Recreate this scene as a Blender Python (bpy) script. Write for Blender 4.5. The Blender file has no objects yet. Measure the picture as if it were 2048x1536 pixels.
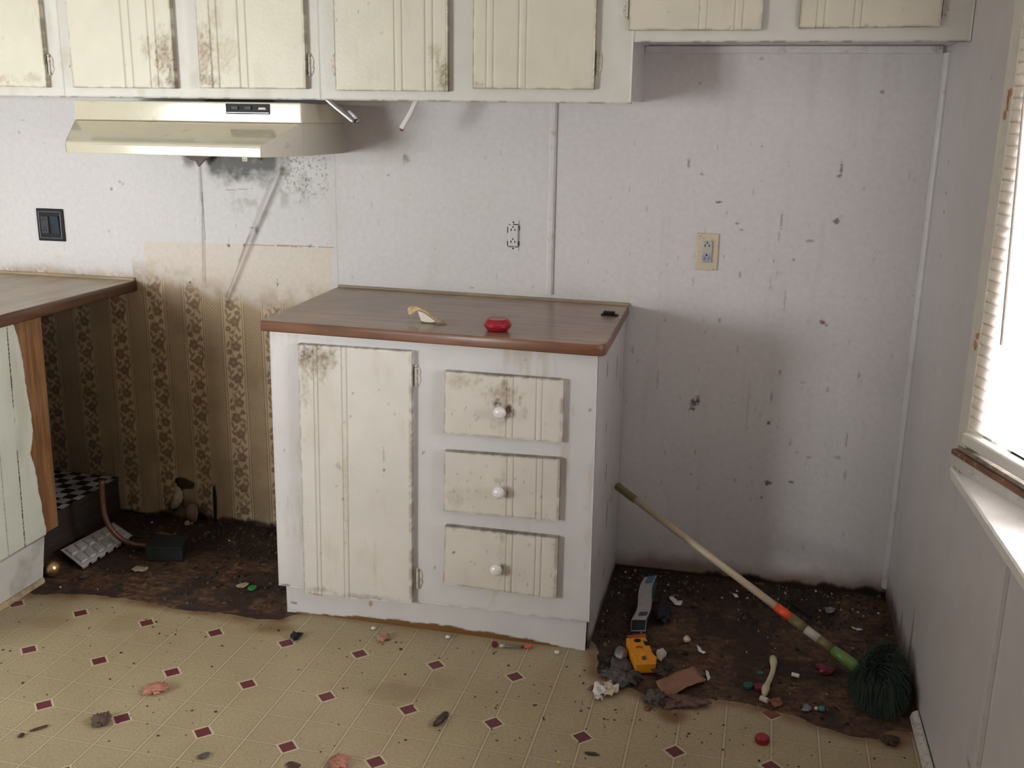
import bpy, bmesh, math, random
import numpy as np
from mathutils import Vector, Matrix, noise as mnoise
rng = np.random.RandomState(7)
random.seed(7)
sc = bpy.context.scene
COL = sc.collection

# ------------------------------------------------------------------ camera
CX, CY, CZ = 1.3571, -3.2266, 1.4912
YAW, PITCH, ROLL, FPX = .2269, -.2569, .0151, 2021.28
_f = np.array([-math.sin(YAW)*math.cos(PITCH), math.cos(YAW)*math.cos(PITCH), math.sin(PITCH)])
_r = np.array([math.cos(YAW), math.sin(YAW), 0.0]); _u = np.cross(_r, _f)
_c, _s = math.cos(ROLL), math.sin(ROLL)
CR, CU = _c*_r+_s*_u, -_s*_r+_c*_u
CM = np.array([CR, CU, _f]); CP = np.array([CX, CY, CZ])
cam = bpy.data.cameras.new('camera'); camo = bpy.data.objects.new('camera', cam); COL.objects.link(camo)
cam.sensor_width = 36; cam.lens = FPX/2048*36; cam.clip_start = .02
camo.matrix_world = Matrix(((CR[0], CU[0], -_f[0], CX), (CR[1], CU[1], -_f[1], CY), (CR[2], CU[2], -_f[2], CZ), (0, 0, 0, 1)))
sc.camera = camo

# ------------------------------------------------------------------ light
sc.view_settings.view_transform = 'Standard'; sc.view_settings.look = 'None'
sc.view_settings.gamma = 1; sc.view_settings.use_curve_mapping = False
sc.view_settings.exposure = 0.50
w = bpy.data.worlds.new('sky'); sc.world = w; w.use_nodes = True
bg = w.node_tree.nodes['Background']; bg.inputs[0].default_value = (.93, 1.0, .96, 1); bg.inputs[1].default_value = 1.2
sc.cycles.max_bounces = 10; sc.cycles.diffuse_bounces = 7; sc.cycles.transparent_max_bounces = 16
sc.cycles.caustics_reflective = False; sc.cycles.caustics_refractive = False
sc.cycles.use_denoising = True
try: sc.cycles.denoiser = 'OPENIMAGEDENOISE'
except Exception: pass

def area(name, loc, rot, sx, sy, power, color):
    l = bpy.data.lights.new(name, 'AREA'); l.shape = 'RECTANGLE'; l.size = sx; l.size_y = sy; l.energy = power; l.color = color
    o = bpy.data.objects.new(name, l); o.location = loc; o.rotation_euler = rot; COL.objects.link(o)
    return o
H = math.pi/2; XW_ = 1.8765
area('daylight_front_window', (-1.92, -3.74, 1.20), (H, 0, 0), 1.16, .94, 92, (.975, 1.0, .965))   # shines +y
area('daylight_side_window', (XW_+.317*.66+.948*.22, -.745-.948*.66+.317*.22, 1.36), (H, 0, H+.3226), 1.2, 1.25, 66, (1.0, .965, .985))      # shines -x
area('daylight_living_end', (-3.45, -2.4, 1.25), (H, 0, -H), 1.1, .95, 16, (1.0, .98, 1.0))           # shines +x

# ------------------------------------------------------------------ helpers
def at(ax, val, u, v):
    """point of the plane axis=val seen at photo pixel (u, v)"""
    d = CM.T @ np.array([(u-1024)/FPX, -(v-768)/FPX, 1.0]); t = (val-CP[ax])/d[ax]
    return CP+t*d
def lin(r, g, b):
    return tuple(((c/255.)/12.92 if c/255. <= .04045 else ((c/255.+.055)/1.055)**2.4) for c in (r, g, b))

def tag(o, label=None, cat=None, group=None, kind=None):
    if label: o['label'] = label
    if cat: o['category'] = cat
    if group: o['group'] = group
    if kind: o['kind'] = kind
    return o
def thing(name, label, cat, loc, group=None):
    o = bpy.data.objects.new(name, None); COL.objects.link(o); o.location = loc; o.empty_display_size = .05
    return tag(o, label, cat, group)
def wloc(o):
    p = np.zeros(3)
    while o: p = p+np.array(o.location); o = o.parent
    return p
class MB:
    def __init__(s): s.v = []; s.f = []
    def add(s, v, f):
        n = len(s.v); s.v += [tuple(map(float, p)) for p in v]; s.f += [tuple(i+n for i in q) for q in f]; return s
    def box(s, x0, x1, y0, y1, z0, z1):
        return s.hexa([(x0, y0, z0), (x1, y0, z0), (x1, y1, z0), (x0, y1, z0), (x0, y0, z1), (x1, y0, z1), (x1, y1, z1), (x0, y1, z1)])
    def hexa(s, p):
        return s.add(p, [(3, 2, 1, 0), (4, 5, 6, 7), (0, 1, 5, 4), (1, 2, 6, 5), (2, 3, 7, 6), (3, 0, 4, 7)])
    def prism(s, poly, a, b, axis=2):
        """poly: 2-D outline extruded along axis from a to b"""
        def P(q, t):
            q = list(q); q.insert(axis, t); return q
        n = len(poly)
        return s.add([P(q, a) for q in poly]+[P(q, b) for q in poly], [tuple(range(n))[::-1], tuple(range(n, 2*n))]+[(i, (i+1) % n, n+(i+1) % n, n+i) for i in range(n)])
    def tube(s, path, rad, n=12, cap=True, squash=1.0):
        path = [Vector(p) for p in path]; rad = rad if hasattr(rad, '__len__') else [rad]*len(path)
        vs = []; up = None
        for i, p in enumerate(path):
            t = (path[min(i+1, len(path)-1)]-path[max(i-1, 0)]).normalized()
            if up is None:
                up = Vector((0, 0, 1)) if abs(t.z) < .9 else Vector((1, 0, 0))
            a = t.cross(up).normalized(); up = a.cross(t).normalized()
            vs += [p+a*(rad[i]*math.cos(k/n*2*math.pi))+up*(squash*rad[i]*math.sin(k/n*2*math.pi)) for k in range(n)]
        fs = [(i*n+k, i*n+(k+1) % n, (i+1)*n+(k+1) % n, (i+1)*n+k) for i in range(len(path)-1) for k in range(n)]
        if cap: fs += [tuple(range(n)), tuple(range((len(path)-1)*n, len(path)*n))[::-1]]
        return s.add(vs, fs)
    def lathe(s, prof, c, axis=(0, 0, 1), n=28):
        """prof: (radius, height) pairs"""
        ax = Vector(axis).normalized(); a = ax.orthogonal().normalized(); b = ax.cross(a); c = Vector(c); vs = []
        for r, h in prof:
            vs += [c+ax*h+a*(r*math.cos(k/n*2*math.pi))+b*(r*math.sin(k/n*2*math.pi)) for k in range(n)]
        m = len(prof)
        fs = [(i*n+k, i*n+(k+1) % n, (i+1)*n+(k+1) % n, (i+1)*n+k) for i in range(m-1) for k in range(n)]
        fs += [tuple(range(n))[::-1], tuple(range((m-1)*n, m*n))]
        return s.add(vs, fs)
    def build(s, name, mat, parent=None, smooth=False, bevel=0, seg=2, sub=0, weld=False):
        me = bpy.data.meshes.new(name); v = np.array(s.v)-(wloc(parent) if parent else 0)
        me.from_pydata(v.tolist(), [], s.f)
        bm = bmesh.new(); bm.from_mesh(me)
        if weld: bmesh.ops.remove_doubles(bm, verts=bm.verts, dist=1e-5)
        bmesh.ops.recalc_face_normals(bm, faces=bm.faces); bm.to_mesh(me); bm.free()
        if smooth: me.shade_smooth()
        me.materials.append(mat); o = bpy.data.objects.new(name, me); COL.objects.link(o)
        if parent: o.parent = parent
        if sub:
            m = o.modifiers.new('subdivision', 'SUBSURF'); m.levels = m.render_levels = sub
        if bevel:
            m = o.modifiers.new('bevel', 'BEVEL'); m.width = bevel; m.segments = seg; m.limit_method = 'ANGLE'; m.angle_limit = .6
            if smooth is False:
                me.shade_smooth(); m2 = o.modifiers.new('normals', 'WEIGHTED_NORMAL'); m2.keep_sharp = True
        return o
def solo(mb, name, mat, label, cat, group=None, **k):
    """a top-level thing of one mesh, its origin at its base centre"""
    v = np.array(mb.v); c = np.array([(v[:, 0].min()+v[:, 0].max())/2, (v[:, 1].min()+v[:, 1].max())/2, v[:, 2].min()])
    mb.v = [tuple(p) for p in (v-c)]; o = mb.build(name, mat, None, **k); o.location = c
    return tag(o, label, cat, group)

# value noise in numpy
_T = rng.rand(256, 256)
def vn(x, y):
    xi = np.floor(x).astype(int); yi = np.floor(y).astype(int); fx = x-xi; fy = y-yi
    fx = fx*fx*(3-2*fx); fy = fy*fy*(3-2*fy)
    g = lambda a, b: _T[a & 255, b & 255]
    return (g(xi, yi)*(1-fx)+g(xi+1, yi)*fx)*(1-fy)+(g(xi, yi+1)*(1-fx)+g(xi+1, yi+1)*fx)*fy
def fbm(x, y, s=1., o=4):
    r = 0; a = .5; t = 0
    for k in range(o):
        r = r+a*vn(x*s+17.3*k, y*s+9.1*k); t += a; a *= .55; s *= 2.07
    return r/t
def ss(a, b, x):
    t = np.clip((x-a)/(b-a), 0, 1); return t*t*(3-2*t)
def mix(c, d, m):
    return c*(1-m[..., None])+np.array(d)*m[..., None]
def spot(x, y, cx, cy, rx, ry, rag=.5, ns=120.):
    d = np.sqrt(((x-cx)/rx)**2+((y-cy)/ry)**2); d = d+rag*(fbm(x+cx*7, y+cy*5, ns, 3)-.5)*2
    return 1-ss(.55, 1.15, d)

# ------------------------------------------------------------------ materials
def N(nt, t, **k):
    n = nt.nodes.new(t)
    for a, b in k.items(): setattr(n, a, b)
    return n
def base(name):
    m = bpy.data.materials.new(name); m.use_nodes = True; nt = m.node_tree; return m, nt, nt.nodes['Principled BSDF']
def inp(nt, sock, v):
    if hasattr(v, 'links') or isinstance(v, bpy.types.NodeSocket): nt.links.new(v, sock)
    else: sock.default_value = v
def ramp(nt, fac, stops):
    r = N(nt, 'ShaderNodeValToRGB'); nt.links.new(fac, r.inputs[0]); e = r.color_ramp.elements
    while len(e) < len(stops): e.new(.5)
    for q, (p, c) in zip(e, stops): q.position = p; q.color = (*c, 1)
    return r.outputs[0]
def cmix(nt, fac, a, b, mode='MIX'):
    n = N(nt, 'ShaderNodeMix', data_type='RGBA', blend_type=mode)
    inp(nt, n.inputs[0], fac)
    for i, c in ((6, a), (7, b)): inp(nt, n.inputs[i], (*c, 1) if isinstance(c, tuple) else c)
    return n.outputs[2]
def pm(name, col=None, rough=.5, metal=0, var=.10, vs=25, bump=.15, bs=180, attr=False, dirt=0, dcol=(.12, .08, .05), ds=30, coat=0, spec=.5, stretch=(1, 1, 1), trans=0):
    m, nt, p = base(name); tc = N(nt, 'ShaderNodeTexCoord'); mp = N(nt, 'ShaderNodeMapping'); nt.links.new(tc.outputs['Object'], mp.inputs[0]); mp.inputs['Scale'].default_value = stretch
    nz = N(nt, 'ShaderNodeTexNoise'); nz.inputs['Scale'].default_value = vs; nz.inputs['Detail'].default_value = 5; nt.links.new(mp.outputs[0], nz.inputs[0])
    g = ramp(nt, nz.outputs[0], [(.3, (1-var,)*3), (.7, (1+var,)*3)])
    if attr:
        a = N(nt, 'ShaderNodeAttribute', attribute_name='Col'); src = a.outputs['Color']
    else: src = col
    c = cmix(nt, 1.0, src, g, 'MULTIPLY')
    if dirt:
        n2 = N(nt, 'ShaderNodeTexNoise'); n2.inputs['Scale'].default_value = ds; n2.inputs['Detail'].default_value = 8; n2.inputs['Roughness'].default_value = .7; nt.links.new(tc.outputs['Object'], n2.inputs[0])
        k = ramp(nt, n2.outputs[0], [(.62-dirt*.25, (0, 0, 0)), (.75, (1, 1, 1))]); c = cmix(nt, k, c, dcol)
    nt.links.new(c, p.inputs['Base Color'])
    p.inputs['Roughness'].default_value = rough; p.inputs['Metallic'].default_value = metal
    p.inputs['Specular IOR Level'].default_value = spec; p.inputs['Coat Weight'].default_value = coat; p.inputs['Transmission Weight'].default_value = trans
    if bump:
        n3 = N(nt, 'ShaderNodeTexNoise'); n3.inputs['Scale'].default_value = bs; n3.inputs['Detail'].default_value = 3; nt.links.new(tc.outputs['Object'], n3.inputs[0])
        b = N(nt, 'ShaderNodeBump'); b.inputs['Strength'].default_value = bump; b.inputs['Distance'].default_value = .002
        nt.links.new(n3.outputs[0], b.inputs['Height']); nt.links.new(b.outputs[0], p.inputs['Normal'])
    return m
def wood(name, dark, light, axis=2, rough=.5, sc_=18, dcol=None):
    m, nt, p = base(name); tc = N(nt, 'ShaderNodeTexCoord'); mp = N(nt, 'ShaderNodeMapping'); nt.links.new(tc.outputs['Object'], mp.inputs[0])
    s = [sc_, sc_, sc_]; s[axis] = sc_*.07; mp.inputs['Scale'].default_value = s
    nz = N(nt, 'ShaderNodeTexNoise'); nz.inputs['Scale'].default_value = 3; nz.inputs['Detail'].default_value = 8; nz.inputs['Distortion'].default_value = .6; nt.links.new(mp.outputs[0], nz.inputs[0])
    mid = tuple((a+b)/2 for a, b in zip(dark, light))
    c = ramp(nt, nz.outputs[0], [(.3, dark), (.5, mid), (.68, light)])
    n2 = N(nt, 'ShaderNodeTexNoise'); n2.inputs['Scale'].default_value = 9; n2.inputs['Detail'].default_value = 6; nt.links.new(tc.outputs['Object'], n2.inputs[0])
    k = ramp(nt, n2.outputs[0], [(.42, (0, 0, 0)), (.75, (.6, .6, .6))]); c = cmix(nt, k, c, dcol or tuple(.55*a for a in mid))
    nt.links.new(c, p.inputs['Base Color']); p.inputs['Roughness'].default_value = rough
    b = N(nt, 'ShaderNodeBump'); b.inputs['Strength'].default_value = .2; b.inputs['Distance'].default_value = .001; nt.links.new(nz.outputs[0], b.inputs['Height']); nt.links.new(b.outputs[0], p.inputs['Normal'])
    return m

WHITE = np.array((.615, .595, .605)); CREAM = np.array((.63, .595, .49)); GRIME = (.16, .105, .05); DARK = (.05, .035, .025)
M = {}
M['paint'] = pm('painted_surface', attr=True, rough=.42, var=.03, vs=14, bump=.25, bs=90)
M['white'] = pm('white_paint', tuple(WHITE), .42, var=.04, bump=.2, bs=90, dirt=.25, ds=22, dcol=(.35, .30, .24))
M['cream'] = pm('cream_paint', tuple(CREAM), .4, var=.04, bump=.2, bs=90, dirt=.2)
M['plain'] = pm('plain_wall_paint', (.48, .45, .41), .6, var=.05, bump=.1)
M['hood'] = pm('cream_enamel', (.60, .56, .44), .13, var=.05, vs=6, bump=.02, dirt=.12, ds=14, dcol=(.38, .28, .14), coat=.35)
M['hoodside'] = pm('dull_enamel', (.52, .49, .42), .5, var=.05, vs=6, bump=.05, dirt=.1, ds=14)
M['black'] = pm('black_plastic', (.010, .010, .013), .5, var=.2, bump=.05, spec=.2)
M['darkgrey'] = pm('dark_grey_plastic', (.04, .04, .048), .45, var=.1, bump=.03, spec=.25)
M['silver'] = pm('dull_silver', (.32, .32, .34), .35, metal=.6, bump=.03)
M['laminate'] = wood('wood_grain_laminate', (.22, .14, .09), (.40, .29, .20), axis=0, rough=.28, sc_=14, dcol=(.17, .125, .095))
M['laminate2'] = wood('pale_worn_laminate', (.30, .225, .15), (.48, .38, .26), axis=1, rough=.3, sc_=14, dcol=(.2, .15, .1))
M['edge'] = wood('red_brown_edge_band', (.15, .065, .04), (.24, .115, .07), axis=0, rough=.35, sc_=20)
M['edge2'] = wood('dark_brown_edge_band', (.09, .04, .025), (.15, .075, .045), axis=1, rough=.4, sc_=20)
M['strip'] = wood('tan_wall_strip', (.26, .19, .12), (.40, .31, .20), axis=0, rough=.5, sc_=25)
M['oak'] = wood('orange_oak_veneer', (.15, .068, .026), (.31, .155, .065), axis=2, rough=.5, sc_=26, dcol=(.12, .05, .02))
M['rotwood'] = wood('brown_bare_wood', (.10, .05, .03), (.28, .16, .09), axis=1, rough=.7, sc_=20)
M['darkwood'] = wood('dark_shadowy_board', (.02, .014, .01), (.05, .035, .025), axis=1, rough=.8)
M['beige'] = pm('beige_plastic', (.60, .51, .38), .4, var=.06, bump=.03, dirt=.12, ds=60)
M['greyplastic'] = pm('grey_plastic', (.48, .46, .43), .4, var=.05, bump=.03)
M['blue'] = pm('blue_tint_plastic', (.20, .24, .42), .3, var=.3, vs=120, bump=0)
M['knob'] = pm('white_ceramic', (.72, .69, .70), .12, var=.02, bump=0, coat=.5)
M['hinge'] = pm('paint_smeared_hinge', (.58, .54, .48), .4, var=.2, vs=90, bump=.2, dirt=.35, ds=120, dcol=(.04, .03, .025))
M['red'] = pm('glossy_red_plastic', (.30, .010, .022), .3, var=.06, bump=.02)
M['redtop'] = pm('faded_red_top', (.40, .16, .13), .4, var=.15, vs=60, bump=.05)
M['shelltan'] = pm('tan_crust', (.50, .36, .20), .7, var=.3, vs=70, bump=.8, bs=160, dirt=.3)
M['shellwhite'] = pm('white_inner', (.68, .62, .55), .6, var=.08, bump=.3)
M['grip'] = pm('olive_grip', (.16, .13, .05), .5, var=.15, bump=.3)
M['pole'] = pm('cream_pole', (.55, .45, .33), .4, var=.08, vs=12, bump=.03)
M['orange'] = pm('orange_band', (.75, .075, .02), .4, var=.1, bump=.02)
M['label'] = pm('pale_label', (.50, .46, .42), .5, var=.1, bump=.05)
M['ferrule'] = pm('green_ferrule', (.13, .25, .055), .3, var=.15, bump=.02)
M['bristle'] = pm('dark_green_bristle', (.008, .026, .015), .45, var=.5, vs=9, bump=0)
M['gold'] = pm('aged_gold', (.62, .42, .22), .3, metal=.9, var=.15, vs=30, bump=.08, dirt=.25, ds=25, dcol=(.22, .13, .05))
M['tray'] = pm('milky_plastic', (.55, .54, .54), .4, var=.12, vs=50, bump=.1)
M['copper'] = pm('dull_copper', (.13, .06, .04), .45, metal=.4, var=.2, bump=.1)
M['green'] = pm('green_plastic', (.02, .22, .045), .35, var=.06, bump=0)
M['darkteal'] = pm('dark_teal_plastic', (.01, .08, .08), .35, var=.1, bump=0)
M['carton'] = pm('pale_carton', (.34, .33, .31), .5, var=.1, vs=60, bump=.05)
M['teal'] = pm('teal_carton', (.02, .11, .12), .45, var=.15, bump=.02)
M['bluelabel'] = pm('blue_print', (.05, .12, .26), .45, var=.4, vs=300, bump=0)
M['navylabel'] = pm('navy_print', (.04, .05, .11), .45, var=.5, vs=400, bump=0)
M['yellow'] = pm('amber_yellow_plastic', (.62, .24, .01), .4, var=.15, vs=40, bump=.03, dirt=.1)
M['amberred'] = pm('amber_red_end', (.28, .05, .015), .45, var=.2, bump=.03)
M['cardboard'] = pm('brown_cardboard', (.26, .13, .075), .8, var=.15, vs=30, bump=.2, dirt=.2)
M['paper'] = pm('dirty_white_paper', (.60, .56, .52), .8, var=.1, bump=.2, dirt=.15, ds=50)
M['tanpaper'] = pm('tan_paper', (.38, .30, .20), .8, var=.15, bump=.3, dirt=.2)
M['pinkpaper'] = pm('pink_wad', (.40, .17, .12), .8, var=.25, vs=60, bump=.5)
M['bone'] = pm('pale_bone', (.55, .50, .33), .5, var=.1, bump=.15)
M['brown'] = pm('brown_husk', (.06, .03, .02), .5, var=.3, vs=80, bump=.5)
M['fuzz'] = pm('grey_brown_fuzz', (.10, .065, .045), .9, var=.4, vs=90, bump=.8)
M['ash'] = pm('grey_debris', (.085, .075, .075), .8, var=.4, vs=90, bump=.8)
M['bits'] = pm('loose_bits', attr=True, rough=.85, var=.3, vs=50, bump=.2)
M['crumb'] = pm('dark_crumbs', (.035, .024, .016), .8, var=.4, vs=50, bump=.2)
M['palecrumb'] = pm('pale_flakes', (.45, .40, .34), .8, var=.3, vs=20, bump=.2)
M['clay'] = pm('reddish_clay', (.14, .06, .045), .8, var=.2, bump=.4)
M['darkglass'] = pm('dark_glass', (.05, .05, .06), .08, var=.1, bump=0, coat=.5)
M['clear'] = pm('clear_plastic', (.75, .75, .75), .1, var=.02, bump=0, trans=.85)
M['blind'] = pm('white_vinyl_slat', (.74, .72, .68), .35, var=.03, bump=0)
# thin translucent slat
def _blind():
    m, nt, p = base('translucent_vinyl_slat'); tr = N(nt, 'ShaderNodeBsdfTranslucent'); tr.inputs[0].default_value = (.92, .89, .86, 1)
    mx = N(nt, 'ShaderNodeMixShader'); mx.inputs[0].default_value = .7; nt.links.new(p.outputs[0], mx.inputs[1]); nt.links.new(tr.outputs[0], mx.inputs[2])
    nz = N(nt, 'ShaderNodeTexNoise'); nz.inputs['Scale'].default_value = 20
    nt.links.new(ramp(nt, nz.outputs[0], [(.3, (.76, .74, .71)), (.7, (.82, .80, .77))]), p.inputs['Base Color'])
    nt.links.new(mx.outputs[0], nt.nodes['Material Output'].inputs[0]); return m
M['slat'] = _blind()
def _glass():
    m, nt, p = base('window_glass'); t = N(nt, 'ShaderNodeBsdfTransparent'); g = N(nt, 'ShaderNodeBsdfGlossy'); g.inputs['Roughness'].default_value = .03
    fr = N(nt, 'ShaderNodeFresnel'); fr.inputs[0].default_value = 1.35; mx = N(nt, 'ShaderNodeMixShader')
    nt.links.new(fr.outputs[0], mx.inputs[0]); nt.links.new(t.outputs[0], mx.inputs[1]); nt.links.new(g.outputs[0], mx.inputs[2])
    nt.links.new(mx.outputs[0], nt.nodes['Material Output'].inputs[0]); return m
M['glass'] = _glass()
def _checker():
    m, nt, p = base('black_white_checks'); tc = N(nt, 'ShaderNodeTexCoord'); c = N(nt, 'ShaderNodeTexChecker'); c.inputs['Scale'].default_value = 1/.044
    c.inputs[1].default_value = (.55, .55, .56, 1); c.inputs[2].default_value = (.01, .01, .012, 1); nt.links.new(tc.outputs['Object'], c.inputs[0])
    nz = N(nt, 'ShaderNodeTexNoise'); nz.inputs['Scale'].default_value = 12; nz.inputs['Detail'].default_value = 6
    nt.links.new(cmix(nt, 1.0, c.outputs[0], ramp(nt, nz.outputs[0], [(.35, (.5, .5, .5)), (.6, (1, 1, 1))]), 'MULTIPLY'), p.inputs['Base Color']); return m
M['checks'] = _checker()

M['claydark'] = pm('dark_pinkish_dirt', (.16, .085, .065), .85, var=.4, vs=60, bump=.6, dirt=.5, ds=60, dcol=(.03, .02, .018))
M['foil'] = pm('grey_foil', (.22, .22, .24), .3, metal=.3, var=.3, vs=60, bump=.8, bs=120)
M['black2'] = pm('black_crumpled_cloth', (.010, .012, .018), .7, var=.4, vs=60, bump=.8)
M['whitepaper'] = pm('clean_white_paper', (.66, .64, .62), .7, var=.06, bump=.2)
M['creampaper'] = pm('cream_tissue', (.58, .49, .38), .8, var=.15, vs=40, bump=.3, dirt=.25)
M['rust'] = pm('rust_brown_flake', (.20, .075, .04), .7, var=.3, vs=60, bump=.4)
M['darkred'] = pm('dull_wine_red', (.15, .012, .025), .4, var=.15, bump=.05)
M['tealbright'] = pm('teal_green', (.03, .20, .17), .3, var=.1, bump=0)
M['lemon'] = pm('lemon_yellow', (.65, .60, .06), .4, var=.05, bump=0)
M['palepink'] = pm('pale_pink_wad', (.42, .22, .16), .8, var=.25, vs=60, bump=.5)
# ------------------------------------------------------------------ painted grids
def setcol(me, arr, name='Col'):
    a = me.color_attributes.new(name, 'FLOAT_COLOR', 'POINT')
    a.data.foreach_set('color', np.concatenate([arr, np.ones((len(arr), 1))], 1).astype(np.float32).ravel())
def grid_faces(nu, nv, off=0, flip=False):
    i = np.arange(nu-1)[:, None]*nv+np.arange(nv-1)[None, :]
    q = np.stack([i, i+nv, i+nv+1, i+1], -1).reshape(-1, 4)+off
    return q[:, ::-1] if flip else q
def fast_mesh(name, verts, quads, mat, parent=None, smooth=True):
    me = bpy.data.meshes.new(name); verts = verts-(wloc(parent) if parent else 0)
    me.vertices.add(len(verts)); me.vertices.foreach_set('co', verts.astype(np.float32).ravel())
    me.loops.add(len(quads)*4); me.loops.foreach_set('vertex_index', quads.astype(np.int32).ravel())
    me.polygons.add(len(quads)); me.polygons.foreach_set('loop_start', np.arange(0, len(quads)*4, 4, dtype=np.int32))
    me.update(calc_edges=True); me.validate()
    if smooth: me.shade_smooth()
    me.materials.append(mat); o = bpy.data.objects.new(name, me); COL.objects.link(o)
    if parent: o.parent = parent
    return o
def slab(name, c, th, fn, mat, parent=None, step=.004, grooves=(), gdepth=.0022, wav=0.0, ease=.0015):
    """painted board: c = front corners (top-left, top-right, bottom-right, bottom-left) seen from the front; th = vector to the back.
    fn(a, b, P) -> rgb, a and b being metres from the left edge and up from the bottom; grooves run bottom to top at a = g"""
    tl, tr, br, bl = [np.array(p, float) for p in c]; th = np.array(th, float)
    W = np.linalg.norm(br-bl); Hh = np.linalg.norm(tl-bl)
    u = list(np.linspace(0, W, max(2, int(W/step)+1)))
    for g in grooves: u += [g-.0025, g-.0012, g, g+.0012, g+.0025]
    u = np.array(sorted(set(np.round([q for q in u if 0 <= q <= W], 5)))); v = np.linspace(0, Hh, max(2, int(Hh/step)+1))
    A, B = np.meshgrid(u/W, v/Hh, indexing='ij')
    P = (bl[None, None]*(1-A)[..., None]+br*(A)[..., None])*(1-B)[..., None]+(tl*(1-A)[..., None]+tr*A[..., None])*B[..., None]
    n = th/np.linalg.norm(th); a = A*W; b = B*Hh; d = np.zeros_like(a)
    for g in grooves: d += gdepth*np.clip(1-np.abs(a-g)/.0026, 0, 1)
    e = np.minimum(np.minimum(a, W-a), np.minimum(b, Hh-b)); d += ease*np.clip(1-e/.004, 0, 1)
    if wav: d += wav*(fbm(a, b, 6, 2)-.5)
    P = P+n*d[..., None]
    nu, nv = a.shape; F = P.reshape(-1, 3); cols = fn(a, b, P).reshape(-1, 3)
    ring = [i*nv for i in range(nu)]+[(nu-1)*nv+j for j in range(1, nv)]+[i*nv+nv-1 for i in range(nu-2, -1, -1)]+[j for j in range(nv-2, 0, -1)]
    R = F[ring]+th; off = len(F); k = len(ring)
    back = np.array([[bl, br, tr, tl]])+th
    sk = np.array([[ring[i], off+i, off+(i+1) % k, ring[(i+1) % k]] for i in range(k)])
    bo = off+k; bq = np.array([[bo, bo+3, bo+2, bo+1]])
    V = np.concatenate([F, R, (np.array([bl, br, tr, tl])+th)])
    C = np.concatenate([cols, cols[ring]*.93, np.tile(cols[0], (4, 1))])
    cr = np.cross(br-bl, tl-bl); flip = np.dot(cr, th) > 0
    q = np.concatenate([grid_faces(nu, nv, 0, flip), sk if flip else sk[:, ::-1], bq if not flip else bq[:, ::-1]])
    o = fast_mesh(name, V, q, mat, parent, smooth=False); setcol(o.data, C)
    return o

# ------------------------------------------------------------------ room shell
XW = 1.8765; XL = -3.3; YF = -3.62; CEIL = 2.2
def structure(o): o['kind'] = 'structure'; return o

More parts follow.
